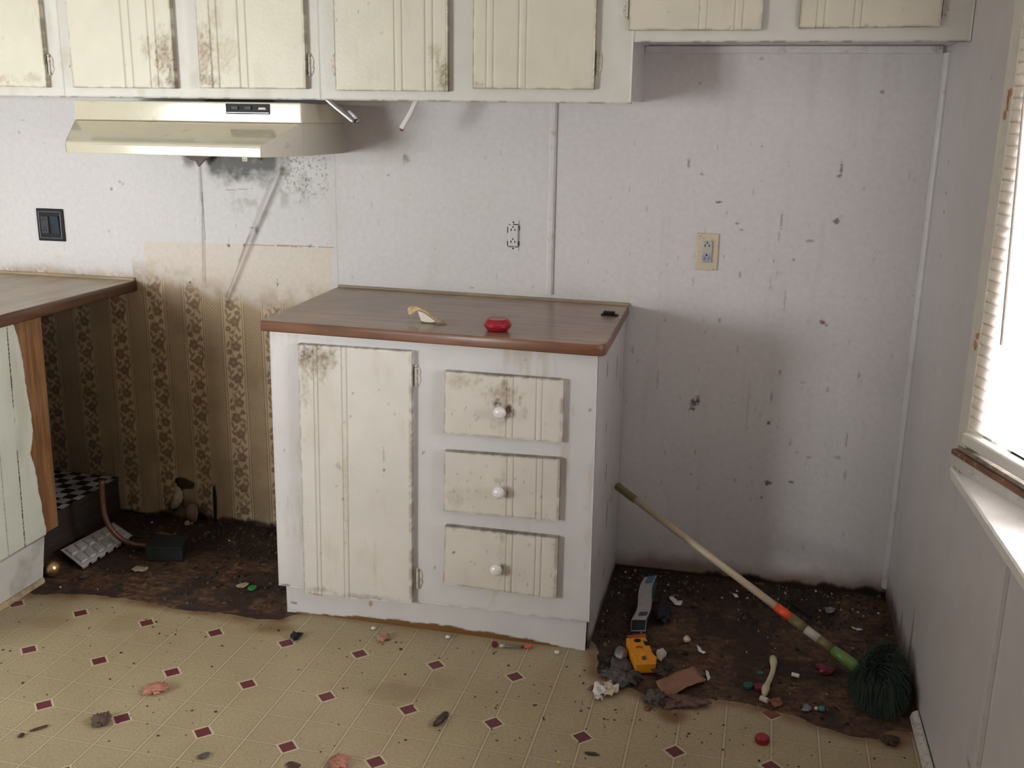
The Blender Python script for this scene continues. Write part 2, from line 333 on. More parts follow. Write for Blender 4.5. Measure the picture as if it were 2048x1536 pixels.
# back wall: dense painted grid where the photo looks, coarse beyond
P2 = lambda u, v: at(1, 0, u, v)
def wall_back():
    xs = np.concatenate([[XL, -2.4, -1.7], np.arange(-1.45, 0.05, .0027), np.arange(.05, XW, .0033), [XW]])
    zs = np.concatenate([[-.05], np.arange(0, 1.72, .003), [1.72, 1.9, CEIL]])
    X, Z = np.meshgrid(xs, zs, indexing='ij'); Y = np.zeros_like(X)
    c = np.ones(X.shape+(3,))*WHITE
    g = fbm(X, Z, 2.2, 4); c *= (.95+.09*g)[..., None]
    c = mix(c, (.45, .41, .33), .12*ss(.62, .8, fbm(X, Z*.35, 9, 5)))
    # faint vertical smears on the right panel
    c = mix(c, (.40, .35, .31), .15*ss(.60, .82, fbm(X*9, Z*.9+4, 2.2, 5))*ss(.9, 1.1, X))
    # ---- wallpaper below the painted edge (range gap and behind the left counter)
    xb = np.array([-3.4, -.80, -.76, -.70, -.6, -.52, -.45, -.36, -.28, -.2, -.1, .2]); zb = np.array([.93, .93, .915, .925, .90, .885, .865, .855, .845, .86, .87, .87])
    edge = np.interp(X, xb, zb)+.05*(fbm(X, Z*.5, 14, 4)-.5)
    paper = (1-ss(-.035, .03, Z-edge))*(X < .03)
    PER = .153; ph = ((X-.035*(Z-.76)*0+.72)/PER+.5) % 1-.5; s = ph*PER            # 0 = centre of a floral stripe
    pap = np.ones_like(c)*np.array(lin(196, 174, 142)); lat = (np.abs(s) > .046)
    pap = mix(pap, lin(186, 163, 132), lat*1.0)
    for e in (.036, .044): pap = mix(pap, lin(92, 68, 46), .8*(np.abs(np.abs(s)-e) < .0014))
    t = (Z+.0*X) % .21; col_n = np.floor((X+.72)/PER+.5); t = (Z+.055*(col_n % 3)) % .21
    stem = .012*np.sin(2*np.pi*t/.21); m = (np.abs(s-stem) < .0022)*.7
    def el(cs, ct, rs, rt, ang=0):
        a = (s-cs)*math.cos(ang)+(t-ct)*math.sin(ang); b = -(s-cs)*math.sin(ang)+(t-ct)*math.cos(ang)
        return 1-ss(.8, 1.15, np.sqrt((a/rs)**2+(b/rt)**2)+.18*(fbm(X, Z, 140, 2)-.5))
    dk = np.zeros_like(X)+m
    for cs, ct, r in ((.007, .045, .0155), (-.007, .105, .0165), (.008, .165, .0155), (-.020, .018, .009), (-.020, .143, .009), (.020, .078, .008), (.022, .128, .007)):
        for k in range(5): dk = np.maximum(dk, el(cs+r*.75*math.cos(k*1.257+ct*9), ct+r*.75*math.sin(k*1.257+ct*9), r*.55, r*.55))
        dk = np.maximum(dk, .6*el(cs, ct, r*.6, r*.6))
    for cs, ct, an in ((.02, .02, .6), (-.014, .066, -.7), (.022, .098, .8), (.016, .130, -.5), (-.008, .190, .7), (.022, .195, -.8), (-.024, .078, .3), (-.018, .045, .9), (.026, .060, -.4), (-.006, .005, -.9), (.010, .205, .3), (-.024, .170, -.4)):
        dk = np.maximum(dk, .9*el(cs, ct, .0052, .0140, an))
    tone = np.where((fbm(X, Z, 30, 2) > .52)[..., None], np.array(lin(118, 86, 72)), np.array(lin(126, 100, 68)))
    pap = pap*(1-.85*dk[..., None])+tone*.85*dk[..., None]
    damp = ss(.45, .7, fbm(X, Z, 5, 4)); pap = mix(pap, lin(80, 60, 42), .25*damp)
    # pale beige patch of old paint above the wallpaper
    inb = ss(-.752, -.742, X)*(1-ss(-.030, -.020, X))*(1-ss(1.044, 1.052, Z+.006*(fbm(X, Z, 40, 2)-.5)-.010*(X+.74)))
    c = mix(c, lin(208, 194, 178), .65*inb)
    c = mix(c, lin(150, 105, 70), .75*(np.abs(Z-1.049-.010*(X+.74)) < .002)*(X > -.36)*(X < -.02)*(fbm(X, Z, 60, 2) > .35))
    c = mix(c, lin(150, 125, 90), .55*(1-ss(.0, .09, np.abs(Z-edge)))*ss(.4, .7, fbm(X, Z, 22, 4))*(X < .03)*(X > -.8))
    c = c*(1-paper[..., None])+pap*paper[..., None]
    # ---- soot under the hood
    sx, _, sz = P2(480, 335)
    so = ss(.0, .05, X+.50)*(1-ss(-.24, -.19, X))*ss(1.25, 1.33, Z+.05*(fbm(X, Z, 20, 4)-.5)*2)
    c = mix(c, (.05, .048, .045), np.clip(so*1.1, 0, .93))
    c = mix(c, (.12, .10, .08), .8*(1-ss(.4, 1, np.hypot((X+.545)/.04, (Z-1.35)/.05)+.5*(fbm(X, Z, 40, 3)-.5))))
    c = mix(c, (.22, .21, .17), .75*ss(.52, .74, fbm(X, Z, 26, 5))*(1-ss(.05, .30, np.hypot(X+.28, (Z-1.34)*1.2))))
    c = mix(c, (.12, .11, .07), .75*ss(.62, .70, fbm(X+3, Z, 150, 3))*(1-ss(.04, .14, np.hypot(X+.12, (Z-1.31)*1.0))))
    # metal patch: dark seam lines, and fold shading painted as soft dark bands
    for (u0, v0, u1, v1, wd, a) in ((405, 385, 411, 480, .0022, .7), (410, 480, 412, 580, .0016, .3), (400, 330, 404, 400, .006, .35), (548, 350, 480, 530, .010, .16), (570, 350, 505, 480, .012, .20), (500, 470, 452, 600, .004, .4), (405, 395, 407, 560, .002, .5), (452, 380, 505, 378, .0015, .6)):
        p, q = P2(u0, v0), P2(u1, v1); dx, dz = q[0]-p[0], q[2]-p[2]; L2 = dx*dx+dz*dz
        tt = np.clip(((X-p[0])*dx+(Z-p[2])*dz)/L2, 0, 1); d = np.hypot(X-p[0]-tt*dx, Z-p[2]-tt*dz)
        c = mix(c, (.14, .12, .10), a*(1-ss(wd*.5, wd, d)))
    for (u0, v0, u1, v1, wd, h) in ((562, 340, 455, 600, .016, .010), (545, 360, 478, 520, .008, .006), (400, 330, 408, 560, .010, .004)):
        p, q = P2(u0, v0), P2(u1, v1); dx, dz = q[0]-p[0], q[2]-p[2]; L2 = dx*dx+dz*dz
        tt = np.clip(((X-p[0])*dx+(Z-p[2])*dz)/L2, 0, 1); d = np.hypot(X-p[0]-tt*dx, Z-p[2]-tt*dz)
        Y -= h*np.exp(-(d/(wd*.55))**2)
    # seam between panels behind the hood's right end
    x6 = P2(672, 400)[0]; c = mix(c, (.42, .38, .30), .35*(np.abs(X-x6) < .002)*(Z > .9))
    # ---- individual marks
    marks = [(812, 318, 9, 9, .5), (776, 350, 4, 3, .4), (1378, 325, 3, 9, .6), (1404, 348, 4, 3, .6), (1437, 404, 6, 2, .8), (1475, 447, 4, 3, .7), (1483, 460, 3, 3, .7), (1683, 338, 3, 13, .75), (1679, 352, 5, 4, .7), (1765, 184, 4, 3, .6), (1523, 118, 4, 4, .4),
             (1524, 293, 2, 2, .6), (1563, 440, 2, 18, .5), (1558, 470, 2, 14, .4), (1673, 443, 6, 6, .75), (1620, 482, 9, 3, .5), (1586, 520, 3, 3, .6), (1645, 645, 6, 4, .8), (1652, 650, 4, 3, .6), (1548, 522, 2, 4, .4), (1440, 640, 3, 5, .5),
             (1388, 805, 9, 9, .9), (1396, 800, 5, 9, .8), (1385, 818, 7, 4, .8), (1560, 745, 4, 6, .5), (1543, 795, 2, 14, .5), (1538, 845, 3, 5, .8), (1536, 966, 8, 6, .9), (1583, 964, 6, 3, .75), (1523, 995, 3, 3, .6), (1690, 950, 3, 14, .4), (1718, 752, 3, 6, .5),
             (1693, 880, 2, 20, .5), (1675, 915, 8, 4, .4), (1390, 905, 3, 5, .5), (1383, 948, 3, 3, .5), (1605, 765, 8, 2, .3), (1570, 600, 2, 30, .3), (1497, 800, 2, 60, .18), (1470, 960, 3, 6, .4), (1265, 700, 3, 8, .4), (1315, 760, 3, 20, .3),
             (1290, 995, 3, 3, .3), (1595, 905, 4, 3, .4), (1616, 915, 5, 3, .4), (1540, 575, 2, 3, .5), (1330, 905, 3, 6, .3), (240, 364, 5, 4, .4), (223, 378, 3, 4, .6), (246, 368, 3, 3, .5), (515, 460, 4, 10, .55), (505, 455, 8, 2, .5), (457, 491, 4, 4, .9), (489, 490, 3, 4, .8), (620, 492, 6, 4, .55), (380, 565, 3, 3, .9),
             (620, 228, 3, 3, .4), (38, 265, 3, 2, .5), (46, 240, 5, 2, .3), (330, 308, 8, 4, .5), (945, 575, 4, 2, .4), (1400, 165, 4, 3, .4), (1330, 640, 3, 5, .4), (1475, 700, 2, 10, .3), (1480, 550, 2, 6, .5), (1580, 885, 3, 10, .3), (1655, 780, 3, 8, .4), (700, 250, 2, 3, .2)]
    for u, v, ru, rv, a in marks:
        p = P2(u, v); k = .00158
        i0, i1 = np.searchsorted(xs, [p[0]-.06, p[0]+.06]); j0, j1 = np.searchsorted(zs, [p[2]-.13, p[2]+.13])
        sl = (slice(i0, i1), slice(j0, j1)); c[sl] = mix(c[sl], (.16, .015, .02) if (u, v) == (1645, 645) else (.07, .055, .045), a*spot(X[sl], Z[sl], p[0], p[2], max(ru, 2.2)*k, max(rv, 2.2)*k, .8, 230))
    r = np.random.RandomState(3)
    for _ in range(200):
        x = r.uniform(.95, XW); z = r.uniform(.05, 1.45)
        if r.rand() < .25: x = r.uniform(-1.3, .95); z = r.uniform(.95, 1.4)
        i0, i1 = np.searchsorted(xs, [x-.03, x+.03]); j0, j1 = np.searchsorted(zs, [z-.05, z+.05]); sl = (slice(i0, i1), slice(j0, j1))
        c[sl] = mix(c[sl], (.15, .12, .10), r.uniform(.08, .34)*spot(X[sl], Z[sl], x, z, r.uniform(.0024, .0042), r.uniform(.003, .014)*r.rand()+.0028, .8, 240))
    # scribbles by the wallpaper
    p = P2(547, 566); c = mix(c, (.08, .08, .08), .9*(np.abs(fbm(X, Z, 60, 3)-.5) < .022)*(np.hypot((X-p[0])/.024, (Z-p[2])/.024) < 1))
    # rotten foot of the wall
    wet = 1-ss(.0, .075, Z-.035*(fbm(X, Z, 9, 4)-.4)*2); c = mix(c, lin(120, 90, 66), .8*wet*(X > .9))
    rot = np.maximum(1-ss(.004, .022, Z-.05*(fbm(X, 3+0*Z, 16, 4)-.5)), 1-ss(.004, .009, Z)); c = mix(c, (.020, .013, .010), rot*(X > -1.))
    # torn holes low in the wallpaper, their dark inside painted on
    h = P2(372, 966); hole = 1-ss(.7, 1.0, np.hypot((X-h[0])/.045, (Z-h[2])/.03)+.9*(fbm(X, Z, 22, 4)-.5)); c = mix(c, (.008, .006, .005), hole)
    h = P2(432, 1005); hole = 1-ss(.7, 1.0, np.hypot((X-h[0]-.0*(Z-h[2]))/.010, (Z-h[2])/.085)+.5*(fbm(X, Z, 30, 3)-.5)); c = mix(c, (.008, .006, .005), hole)
    h = P2(375, 1030); br = (1-ss(.5, 1.05, np.hypot((X-h[0])/.13, (Z-h[2])/.11)+1.1*(fbm(X, Z, 14, 5)-.5))); c = mix(c, lin(70, 52, 40), .75*br); c = mix(c, (.01, .008, .006), .8*br*ss(.52, .62, fbm(X+1, Z, 28, 4)))
    # paper buckles near the floor
    low = (1-ss(.0, .33, Z))*(X > -.95)*(X < .03)
    Y -= .010*low*ss(.35, .75, fbm(X, Z*.22, 13, 3))*paper
    V = np.stack([X, Y, Z], -1).reshape(-1, 3); nu, nv = X.shape
    # structural thickness behind
    bx = np.array([[XL, .09, -.05], [XW, .09, -.05], [XW, .09, CEIL], [XL, .09, CEIL]])
    o = fast_mesh('wall_back', np.concatenate([V, bx]), np.concatenate([grid_faces(nu, nv, 0, True)[:, ::-1], [[nu*nv, nu*nv+3, nu*nv+2, nu*nv+1]]]), M['wallpaint'])
    setcol(o.data, np.concatenate([c.reshape(-1, 3), np.ones((4, 3))*.5]))
    aux = np.zeros((nu*nv+4, 3)); aux[:nu*nv, 0] = (paper*lat).ravel(); setcol(o.data, aux, 'Aux')
    return structure(o)
def _wallpaint():
    m, nt, p = base('old_wall_paint'); a = N(nt, 'ShaderNodeAttribute', attribute_name='Col'); x = N(nt, 'ShaderNodeAttribute', attribute_name='Aux')
    tc = N(nt, 'ShaderNodeTexCoord'); nz = N(nt, 'ShaderNodeTexNoise'); nz.inputs['Scale'].default_value = 60; nz.inputs['Detail'].default_value = 6; nt.links.new(tc.outputs['Object'], nz.inputs[0])
    c = cmix(nt, 1.0, a.outputs['Color'], ramp(nt, nz.outputs[0], [(.3, (.955,)*3), (.7, (1.04,)*3)]), 'MULTIPLY')
    mp = N(nt, 'ShaderNodeMapping'); mp.inputs['Rotation'].default_value = (0, math.pi/4, 0); nt.links.new(tc.outputs['Object'], mp.inputs[0])
    sp = N(nt, 'ShaderNodeSeparateXYZ'); nt.links.new(mp.outputs[0], sp.inputs[0])
    def mth(op, *v):
        n = N(nt, 'ShaderNodeMath', operation=op)
        for i, q in enumerate(v): inp(nt, n.inputs[i], q)
        return n.outputs[0]
    s1 = mth('SINE', mth('MULTIPLY', sp.outputs[0], 2*math.pi/.0085)); s2 = mth('SINE', mth('MULTIPLY', sp.outputs[2], 2*math.pi/.0085))
    k = mth('MULTIPLY', mth('GREATER_THAN', mth('MAXIMUM', s1, s2), .55), x.outputs['Fac'])
    sx = N(nt, 'ShaderNodeSeparateColor'); nt.links.new(x.outputs['Color'], sx.inputs[0])
    k = mth('MULTIPLY', mth('GREATER_THAN', mth('MAXIMUM', s1, s2), .45), mth('MULTIPLY', sx.outputs[0], .5))
    c = cmix(nt, k, c, lin(112, 90, 70)); nt.links.new(c, p.inputs['Base Color']); p.inputs['Roughness'].default_value = .5; p.inputs['Specular IOR Level'].default_value = .35
    b = N(nt, 'ShaderNodeBump'); b.inputs['Strength'].default_value = .12; b.inputs['Distance'].default_value = .002; n3 = N(nt, 'ShaderNodeTexNoise'); n3.inputs['Scale'].default_value = 70
    nt.links.new(tc.outputs['Object'], n3.inputs[0]); nt.links.new(n3.outputs[0], b.inputs['Height']); nt.links.new(b.outputs[0], p.inputs['Normal']); return m
M['wallpaint'] = _wallpaint()
wall_back()

# right wall, with the window opening y -1.95..-.735, z .705..2.0
WY0, WY1, WZ0, WZ1 = -1.98, -.745, .703, 2.02
WN = np.array((.948, .317, 0)); WD = np.array((.317, -.948, 0)); WO = np.array((XW, WY1, 0)); WL = (WY1-WY0)/.948
def wp(s_, d, z): p = WO+WD*s_+WN*d; return (p[0], p[1], z)
def wbox(mb, s0, s1, d0, d1, z0, z1): return mb.hexa([wp(s0, d0, z0), wp(s1, d0, z0), wp(s1, d1, z0), wp(s0, d1, z0), wp(s0, d0, z1), wp(s1, d0, z1), wp(s1, d1, z1), wp(s0, d1, z1)])
def wall_right():
    ys = np.concatenate([[YF, -2.6, WY0], np.arange(WY0+.05, WY1-.02, .03), [WY1], np.arange(WY1+.006, 0, .006), [0]])
    zs = np.concatenate([[-.05], np.arange(0, WZ0-.003, .006), [WZ0], np.arange(WZ0+.012, 1.8, .006), [1.9, WZ1, CEIL]])
    Y, Z = np.meshgrid(ys, zs, indexing='ij'); X = np.full_like(Y, XW)
    c = np.ones(X.shape+(3,))*WHITE*.97; c *= (.95+.08*fbm(Y, Z, 2.5, 4))[..., None]
    c = mix(c, (.42, .37, .30), .10*ss(.6, .8, fbm(Y*3, Z, 3, 5)))
    for u, v, ru, rv, a in [(1897, 324, 4, 5, .6), (1892, 387, 5, 4, .9), (1888, 424, 5, 3, .9), (1983, 155, 4, 3, .5), (1990, 448, 3, 3, .9), (1882, 512, 4, 4, .5), (1790, 872, 3, 5, .7), (1834, 655, 3, 9, .4), (1966, 1293, 3, 5, .6), (1896, 1368, 3, 4, .4), (1938, 1530, 3, 8, .6), (1893, 1530, 3, 5, .6), (1905, 611, 3, 4, .4), (1870, 740, 3, 6, .3), (1820, 1480, 3, 8, .3)]:
        p = at(0, XW, u, v); c = mix(c, (.06, .05, .045), a*spot(Y, Z, p[1], p[2], ru*.0022, rv*.0016, .3, 160))
    # brown stain along the floor; brush shadow and dirt painted as soft spikes
    wet = 1-ss(.0, .07, Z-.03*(fbm(Y, Z, 12, 4)-.3)*2); c = mix(c, (.07, .045, .035), .9*wet*ss(-.74, -.68, Y))
    for py, hh, wd in ((-.50, .22, .030), (-.33, .12, .05)):
        c = mix(c, lin(110, 92, 84), .6*(1-ss(.6, 1.1, np.abs(Y-py)/(wd*np.clip(1-Z/hh, .02, 1))))*(Z < hh))
    V = np.stack([X, Y, Z], -1).reshape(-1, 3); nu, nv = X.shape; q = grid_faces(nu, nv, 0)
    yc = (Y.ravel()[q].mean(1)); zc = Z.ravel()[q].mean(1); q = q[~((yc > WY0) & (yc < WY1) & (zc > WZ0) & (zc < WZ1))]
    o = fast_mesh('wall_right', V, q, M['paint'], smooth=False); setcol(o.data, c.reshape(-1, 3)); structure(o)
    e = wp(WL, 0, 0); rb = MB()       # soffit and return wall of the angled window bay
    rb.prism([(XW, WY1+.002), (XW, WY0), (e[0]+.12, WY0), (e[0]+.12, WY0+.03), (XW+.1, WY1+.035)], WZ1, WZ1+.05, 2)
    rb.box(XW, e[0]+.14, WY0-.05, WY0, .62, WZ1+.05)
    r = rb.build('window_reveal', M['white'], o); r['kind'] = 'structure'
wall_right()
# plain walls behind and beside the camera, with their window openings
def plain_wall(name, along, at_, lo, hi, holes, out):
    mb = MB(); a, b = at_, at_+out
    def blk(p, q, z0, z1):
        if q-p < 1e-4 or z1-z0 < 1e-4: return
        if along == 'x': mb.box(p, q, min(a, b), max(a, b), z0, z1)
        else: mb.box(min(a, b), max(a, b), p, q, z0, z1)
    cur = lo
    for (p, q, z0, z1) in holes:
        blk(cur, p, 0, CEIL); blk(p, q, 0, z0); blk(p, q, z1, CEIL); cur = q
    blk(cur, hi, 0, CEIL); return structure(mb.build(name, M['plain']))
plain_wall('wall_front', 'x', YF, XL-.1, XW+.1, [(-2.47, -1.34, .72, 1.68)], -.1)
plain_wall('wall_left', 'y', XL, YF, .09, [(-2.95, -1.85, .75, 1.75)], -.1)
structure(MB().box(XL-.1, XW+.12, YF-.1, .09, CEIL, CEIL+.06).build('ceiling', M['plain']))
for nm, al, c0, (p, q, z0, z1), sg in (('window_2', 'x', YF, (-2.47, -1.34, .72, 1.68), -1), ('window_3', 'y', XL, (-2.95, -1.85, .75, 1.75), -1)):
    mb = MB(); a, b = sorted((c0+.012, c0-.06)); g = .035
    B = (lambda s, e, lo, hi: mb.box(s, e, a, b, lo, hi)) if al == 'x' else (lambda s, e, lo, hi: mb.box(a, b, s, e, lo, hi))
    B(p, p+g, z0, z1); B(q-g, q, z0, z1); B(p+g, q-g, z0, z0+g); B(p+g, q-g, z1-g, z1); B((p+q)/2-.012, (p+q)/2+.012, z0+g, z1-g)
    fr = structure(mb.build(nm, M['white']))
    pn = MB(); yy = c0-.03
    if al == 'x': pn.box(p+g, q-g, yy-.002, yy+.002, z0+g, z1-g)
    else: pn.box(yy-.002, yy+.002, p+g, q-g, z0+g, z1-g)
    pn.build('pane', M['glass'], fr)

# ------------------------------------------------------------------ floor
TH = -.0136; OX, OY, TA = -.7907, -.7685, .2295
LST = [(-.97, .3), (-.93, -.55), (-.86, -.68), (-.776, -.703), (-.70, -.68), (-.578, -.655), (-.45, -.655), (-.303, -.668), (-.15, -.665), (-.02, -.672), (.05, -.66), (.10, -.60), (.10, .3)]
RST = [(.90, .3), (.97, -.52), (1.02, -.60), (1.028, -.72), (1.10, -.755), (1.20, -.80), (1.30, -.79), (1.36, -.765), (1.45, -.77), (1.55, -.80), (1.672, -.84), (1.76, -.855), (1.815, -.80), (2.1, -.79), (2.1, .3)]
def inpoly(X, Y, poly):
    r = np.zeros(X.shape, bool); n = len(poly)
    for i in range(n):
        (x0, y0), (x1, y1) = poly[i], poly[(i+1) % n]
        if y0 == y1: continue
        k = ((Y > min(y0, y1)) & (Y <= max(y0, y1))) & (X < (x1-x0)*(Y-y0)/(y1-y0)+x0); r ^= k
    return r
def dseg(X, Y, poly):
    d = np.full(X.shape, 9.)
    for (x0, y0), (x1, y1) in zip(poly[:-1], poly[1:]):
        dx, dy = x1-x0, y1-y0; t = np.clip(((X-x0)*dx+(Y-y0)*dy)/(dx*dx+dy*dy), 0, 1); d = np.minimum(d, np.hypot(X-x0-t*dx, Y-y0-t*dy))
    return d
def floor():
    xs = np.concatenate([[XL-.09], np.arange(-1.2, XW, .0042), [XW, XW+.1]]); ys = np.concatenate([[YF-.09, -2.2], np.arange(-1.62, 0, .0042), [0, .09]])
    X, Y = np.meshgrid(xs, ys, indexing='ij'); wob = .035*(fbm(X, Y, 11, 4)-.5); wob2 = .035*(fbm(X+5, Y+3, 11, 4)-.5)
    A = np.zeros(X.shape+(3,)); Z = np.zeros_like(X); m = np.zeros_like(X); near = np.zeros_like(X)
    for poly in (LST, RST):
        i = inpoly(X+wob, Y+wob2, poly); d = dseg(X+wob, Y+wob2, poly[1:-1]); m = np.maximum(m, np.where(i, ss(0, .006, d), 0)); near = np.maximum(near, np.where(i, 0, 1-ss(0, .05, d)))
    # A.r bare-wood mask, A.g tan staining on the vinyl round it, A.b dark rot
    A[..., 0] = m; A[..., 1] = np.clip(near*(.35+.9*fbm(X, Y, 18, 3)), 0, 1)*.9
    for u, v, ru, rv, a in [(805, 1385, 60, 18, .35), (880, 1360, 40, 12, .2), (545, 1255, 60, 14, .7), (1345, 1432, 30, 12, .9), (250, 1247, 60, 20, .2), (1780, 1475, 40, 18, .8), (95, 1245, 60, 20, .3)]:
        p = at(2, 0, u, v); A[..., 1] = np.maximum(A[..., 1], a*(1-ss(.3, 1.2, np.hypot((X-p[0])/(ru*.0016), (Y-p[1])/(rv*.0035))+.8*(fbm(X, Y, 20, 3)-.5))))
    back = ss(-.36, -.10, Y+.16*(fbm(X, Y, 7, 4)-.5)*2)
    dk = .0+.75*ss(.49, .62, fbm(X, Y, 9, 6))+.8*back
    dk += .6*(1-ss(1.02, 1.25, X))*(X > .9)
    q = at(2, 0, 1725, 1215); dk -= 1.6*(1-ss(.4, 1.1, np.hypot((X-q[0])/.11, (Y-q[1])/.13)))
    A[..., 2] = np.clip(dk, 0, 1)
    Z -= .0022*m; Z += .002*m*(fbm(X, Y, 60, 3)-.5)
    nu, nv = X.shape; o = fast_mesh('floor', np.stack([X, Y, Z], -1).reshape(-1, 3), grid_faces(nu, nv, 0), M['floor'], smooth=False)
    setcol(o.data, A.reshape(-1, 3), 'Stain'); structure(o)
def _floor():
    m, nt, p = base('vinyl_and_rotten_wood_floor'); tc = N(nt, 'ShaderNodeTexCoord'); L = nt.links.new
    mp = N(nt, 'ShaderNodeMapping', vector_type='TEXTURE'); mp.inputs['Location'].default_value = (OX, OY, 0); mp.inputs['Rotation'].default_value = (0, 0, TH); mp.inputs['Scale'].default_value = (TA, TA, TA)
    L(tc.outputs['Object'], mp.inputs[0]); sp = N(nt, 'ShaderNodeSeparateXYZ'); L(mp.outputs[0], sp.inputs[0])
    def mth(op, *v):
        n = N(nt, 'ShaderNodeMath', operation=op)
        for i, q in enumerate(v): inp(nt, n.inputs[i], q)
        return n.outputs[0]
    def tri(s, k): return mth('ABSOLUTE', mth('SUBTRACT', mth('FRACT', mth('ADD', mth('MULTIPLY', s, k), .5)), .5))   # 0 at multiples of 1/k
    dx, dy = tri(sp.outputs[0], 1.), tri(sp.outputs[1], 1.); dd = mth('ADD', dx, dy)
    diam = mth('LESS_THAN', dd, .108); rim = mth('LESS_THAN', dd, .140)
    hx, hy = mth('MULTIPLY', tri(sp.outputs[0], 2.), .5), mth('MULTIPLY', tri(sp.outputs[1], 2.), .5)
    ln = mth('MAXIMUM', mth('LESS_THAN', mth('ABSOLUTE', mth('SUBTRACT', hx, .017)), .006), mth('MULTIPLY', mth('LESS_THAN', mth('ABSOLUTE', mth('SUBTRACT', hy, .017)), .006), .6))
    lt = mth('MAXIMUM', mth('LESS_THAN', hx, .0105), mth('MULTIPLY', mth('LESS_THAN', hy, .010), .6))
    nz = N(nt, 'ShaderNodeTexNoise'); nz.inputs['Scale'].default_value = 5; nz.inputs['Detail'].default_value = 8; L(tc.outputs['Object'], nz.inputs[0])
    n2 = N(nt, 'ShaderNodeTexNoise'); n2.inputs['Scale'].default_value = 160; n2.inputs['Detail'].default_value = 5; L(tc.outputs['Object'], n2.inputs[0])
    c = ramp(nt, nz.outputs[0], [(.3, (.315, .25, .148)), (.7, (.41, .335, .21))])
    c = cmix(nt, .5, c, ramp(nt, n2.outputs[0], [(.35, (.255, .205, .125)), (.65, (.42, .35, .22))]))
    c = cmix(nt, mth('MULTIPLY', ln, .45), c, (.13, .10, .055)); c = cmix(nt, mth('MULTIPLY', lt, .6), c, (.54, .47, .32))
    c = cmix(nt, rim, c, (.50, .43, .30)); c = cmix(nt, diam, c, (.125, .025, .034))
    # scattered grime
    n4 = N(nt, 'ShaderNodeTexNoise'); n4.inputs['Scale'].default_value = 26; n4.inputs['Detail'].default_value = 9; n4.inputs['Roughness'].default_value = .75; L(tc.outputs['Object'], n4.inputs[0])
    c = cmix(nt, ramp(nt, n4.outputs[0], [(.60, (0, 0, 0)), (.80, (.75, .75, .75))]), c, (.12, .085, .05))
    at_ = N(nt, 'ShaderNodeAttribute', attribute_name='Stain'); s = N(nt, 'ShaderNodeSeparateColor'); L(at_.outputs['Color'], s.inputs[0])
    c = cmix(nt, s.outputs[1], c, (.16, .075, .028))
    mw = N(nt, 'ShaderNodeMapping'); mw.inputs['Scale'].default_value = (7, 14, 8); L(tc.outputs['Object'], mw.inputs[0])
    nw = N(nt, 'ShaderNodeTexNoise'); nw.inputs['Scale'].default_value = 3; nw.inputs['Detail'].default_value = 9; nw.inputs['Roughness'].default_value = .65; L(mw.outputs[0], nw.inputs[0])
    nf = N(nt, 'ShaderNodeTexNoise'); nf.inputs['Scale'].default_value = 48; nf.inputs['Detail'].default_value = 9; nf.inputs['Roughness'].default_value = .8; L(tc.outputs['Object'], nf.inputs[0])
    wd = ramp(nt, nw.outputs[0], [(.32, (.050, .026, .017)), (.5, (.115, .060, .036)), (.66, (.22, .118, .064))])
    rot = ramp(nt, nf.outputs[0], [(.35, (.008, .0055, .005)), (.55, (.032, .018, .013)), (.74, (.10, .06, .045))])
    wd = cmix(nt, ramp(nt, nf.outputs[0], [(.44, (.0, .0, .0)), (.60, (.8, .8, .8))]), wd, (.025, .013, .009))
    bare = cmix(nt, s.outputs[2], wd, rot)
    c = cmix(nt, s.outputs[0], c, bare); L(c, p.inputs['Base Color'])
    rg = cmix(nt, s.outputs[0], (.42, .42, .42), (.75, .75, .75)); L(rg, p.inputs['Roughness']); p.inputs['Specular IOR Level'].default_value = .35
    hgt = mth('ADD', mth('MULTIPLY', n2.outputs[0], .15), mth('ADD', mth('MULTIPLY', ln, -.3), mth('MULTIPLY', mth('MULTIPLY', nf.outputs[0], s.outputs[0]), 3.)))
    b = N(nt, 'ShaderNodeBump'); b.inputs['Strength'].default_value = .5; b.inputs['Distance'].default_value = .0025; L(hgt, b.inputs['Height']); L(b.outputs[0], p.inputs['Normal']); return m
M['floor'] = _floor()
floor()

# ------------------------------------------------------------------ trims
def batten(name, x, z0, z1, mat='white'):
    return structure(MB().prism([(x-.012, -.0005), (x-.011, -.006), (x-.004, -.010), (x+.006, -.010), (x+.012, -.0055), (x+.013, -.0005)], z0, z1, 2).build(name, M[mat], smooth=False))
batten('trim_1', .733, .935, 1.545)
# rounded bead in the right corner
pr_ = [(XW-.0005, -.0005)]+[(XW-.0005-.016*math.sin(a), -.0005-.016*math.cos(a)) for a in np.linspace(0, H, 6)]
structure(MB().prism(pr_, .03, 1.69, 2).build('trim_2', M['white'], smooth=False))
# batten under the side window
structure(MB().prism([(-1.325, XW-.0005), (-1.322, XW-.008), (-1.300, XW-.008), (-1.297, XW-.0005)][::-1], .0, .70, 2).build('trim_3', M['white']))
for o in [bpy.data.objects['trim_3']]:
    me = o.data
    for v in me.vertices: v.co.x, v.co.y = v.co.y, v.co.x
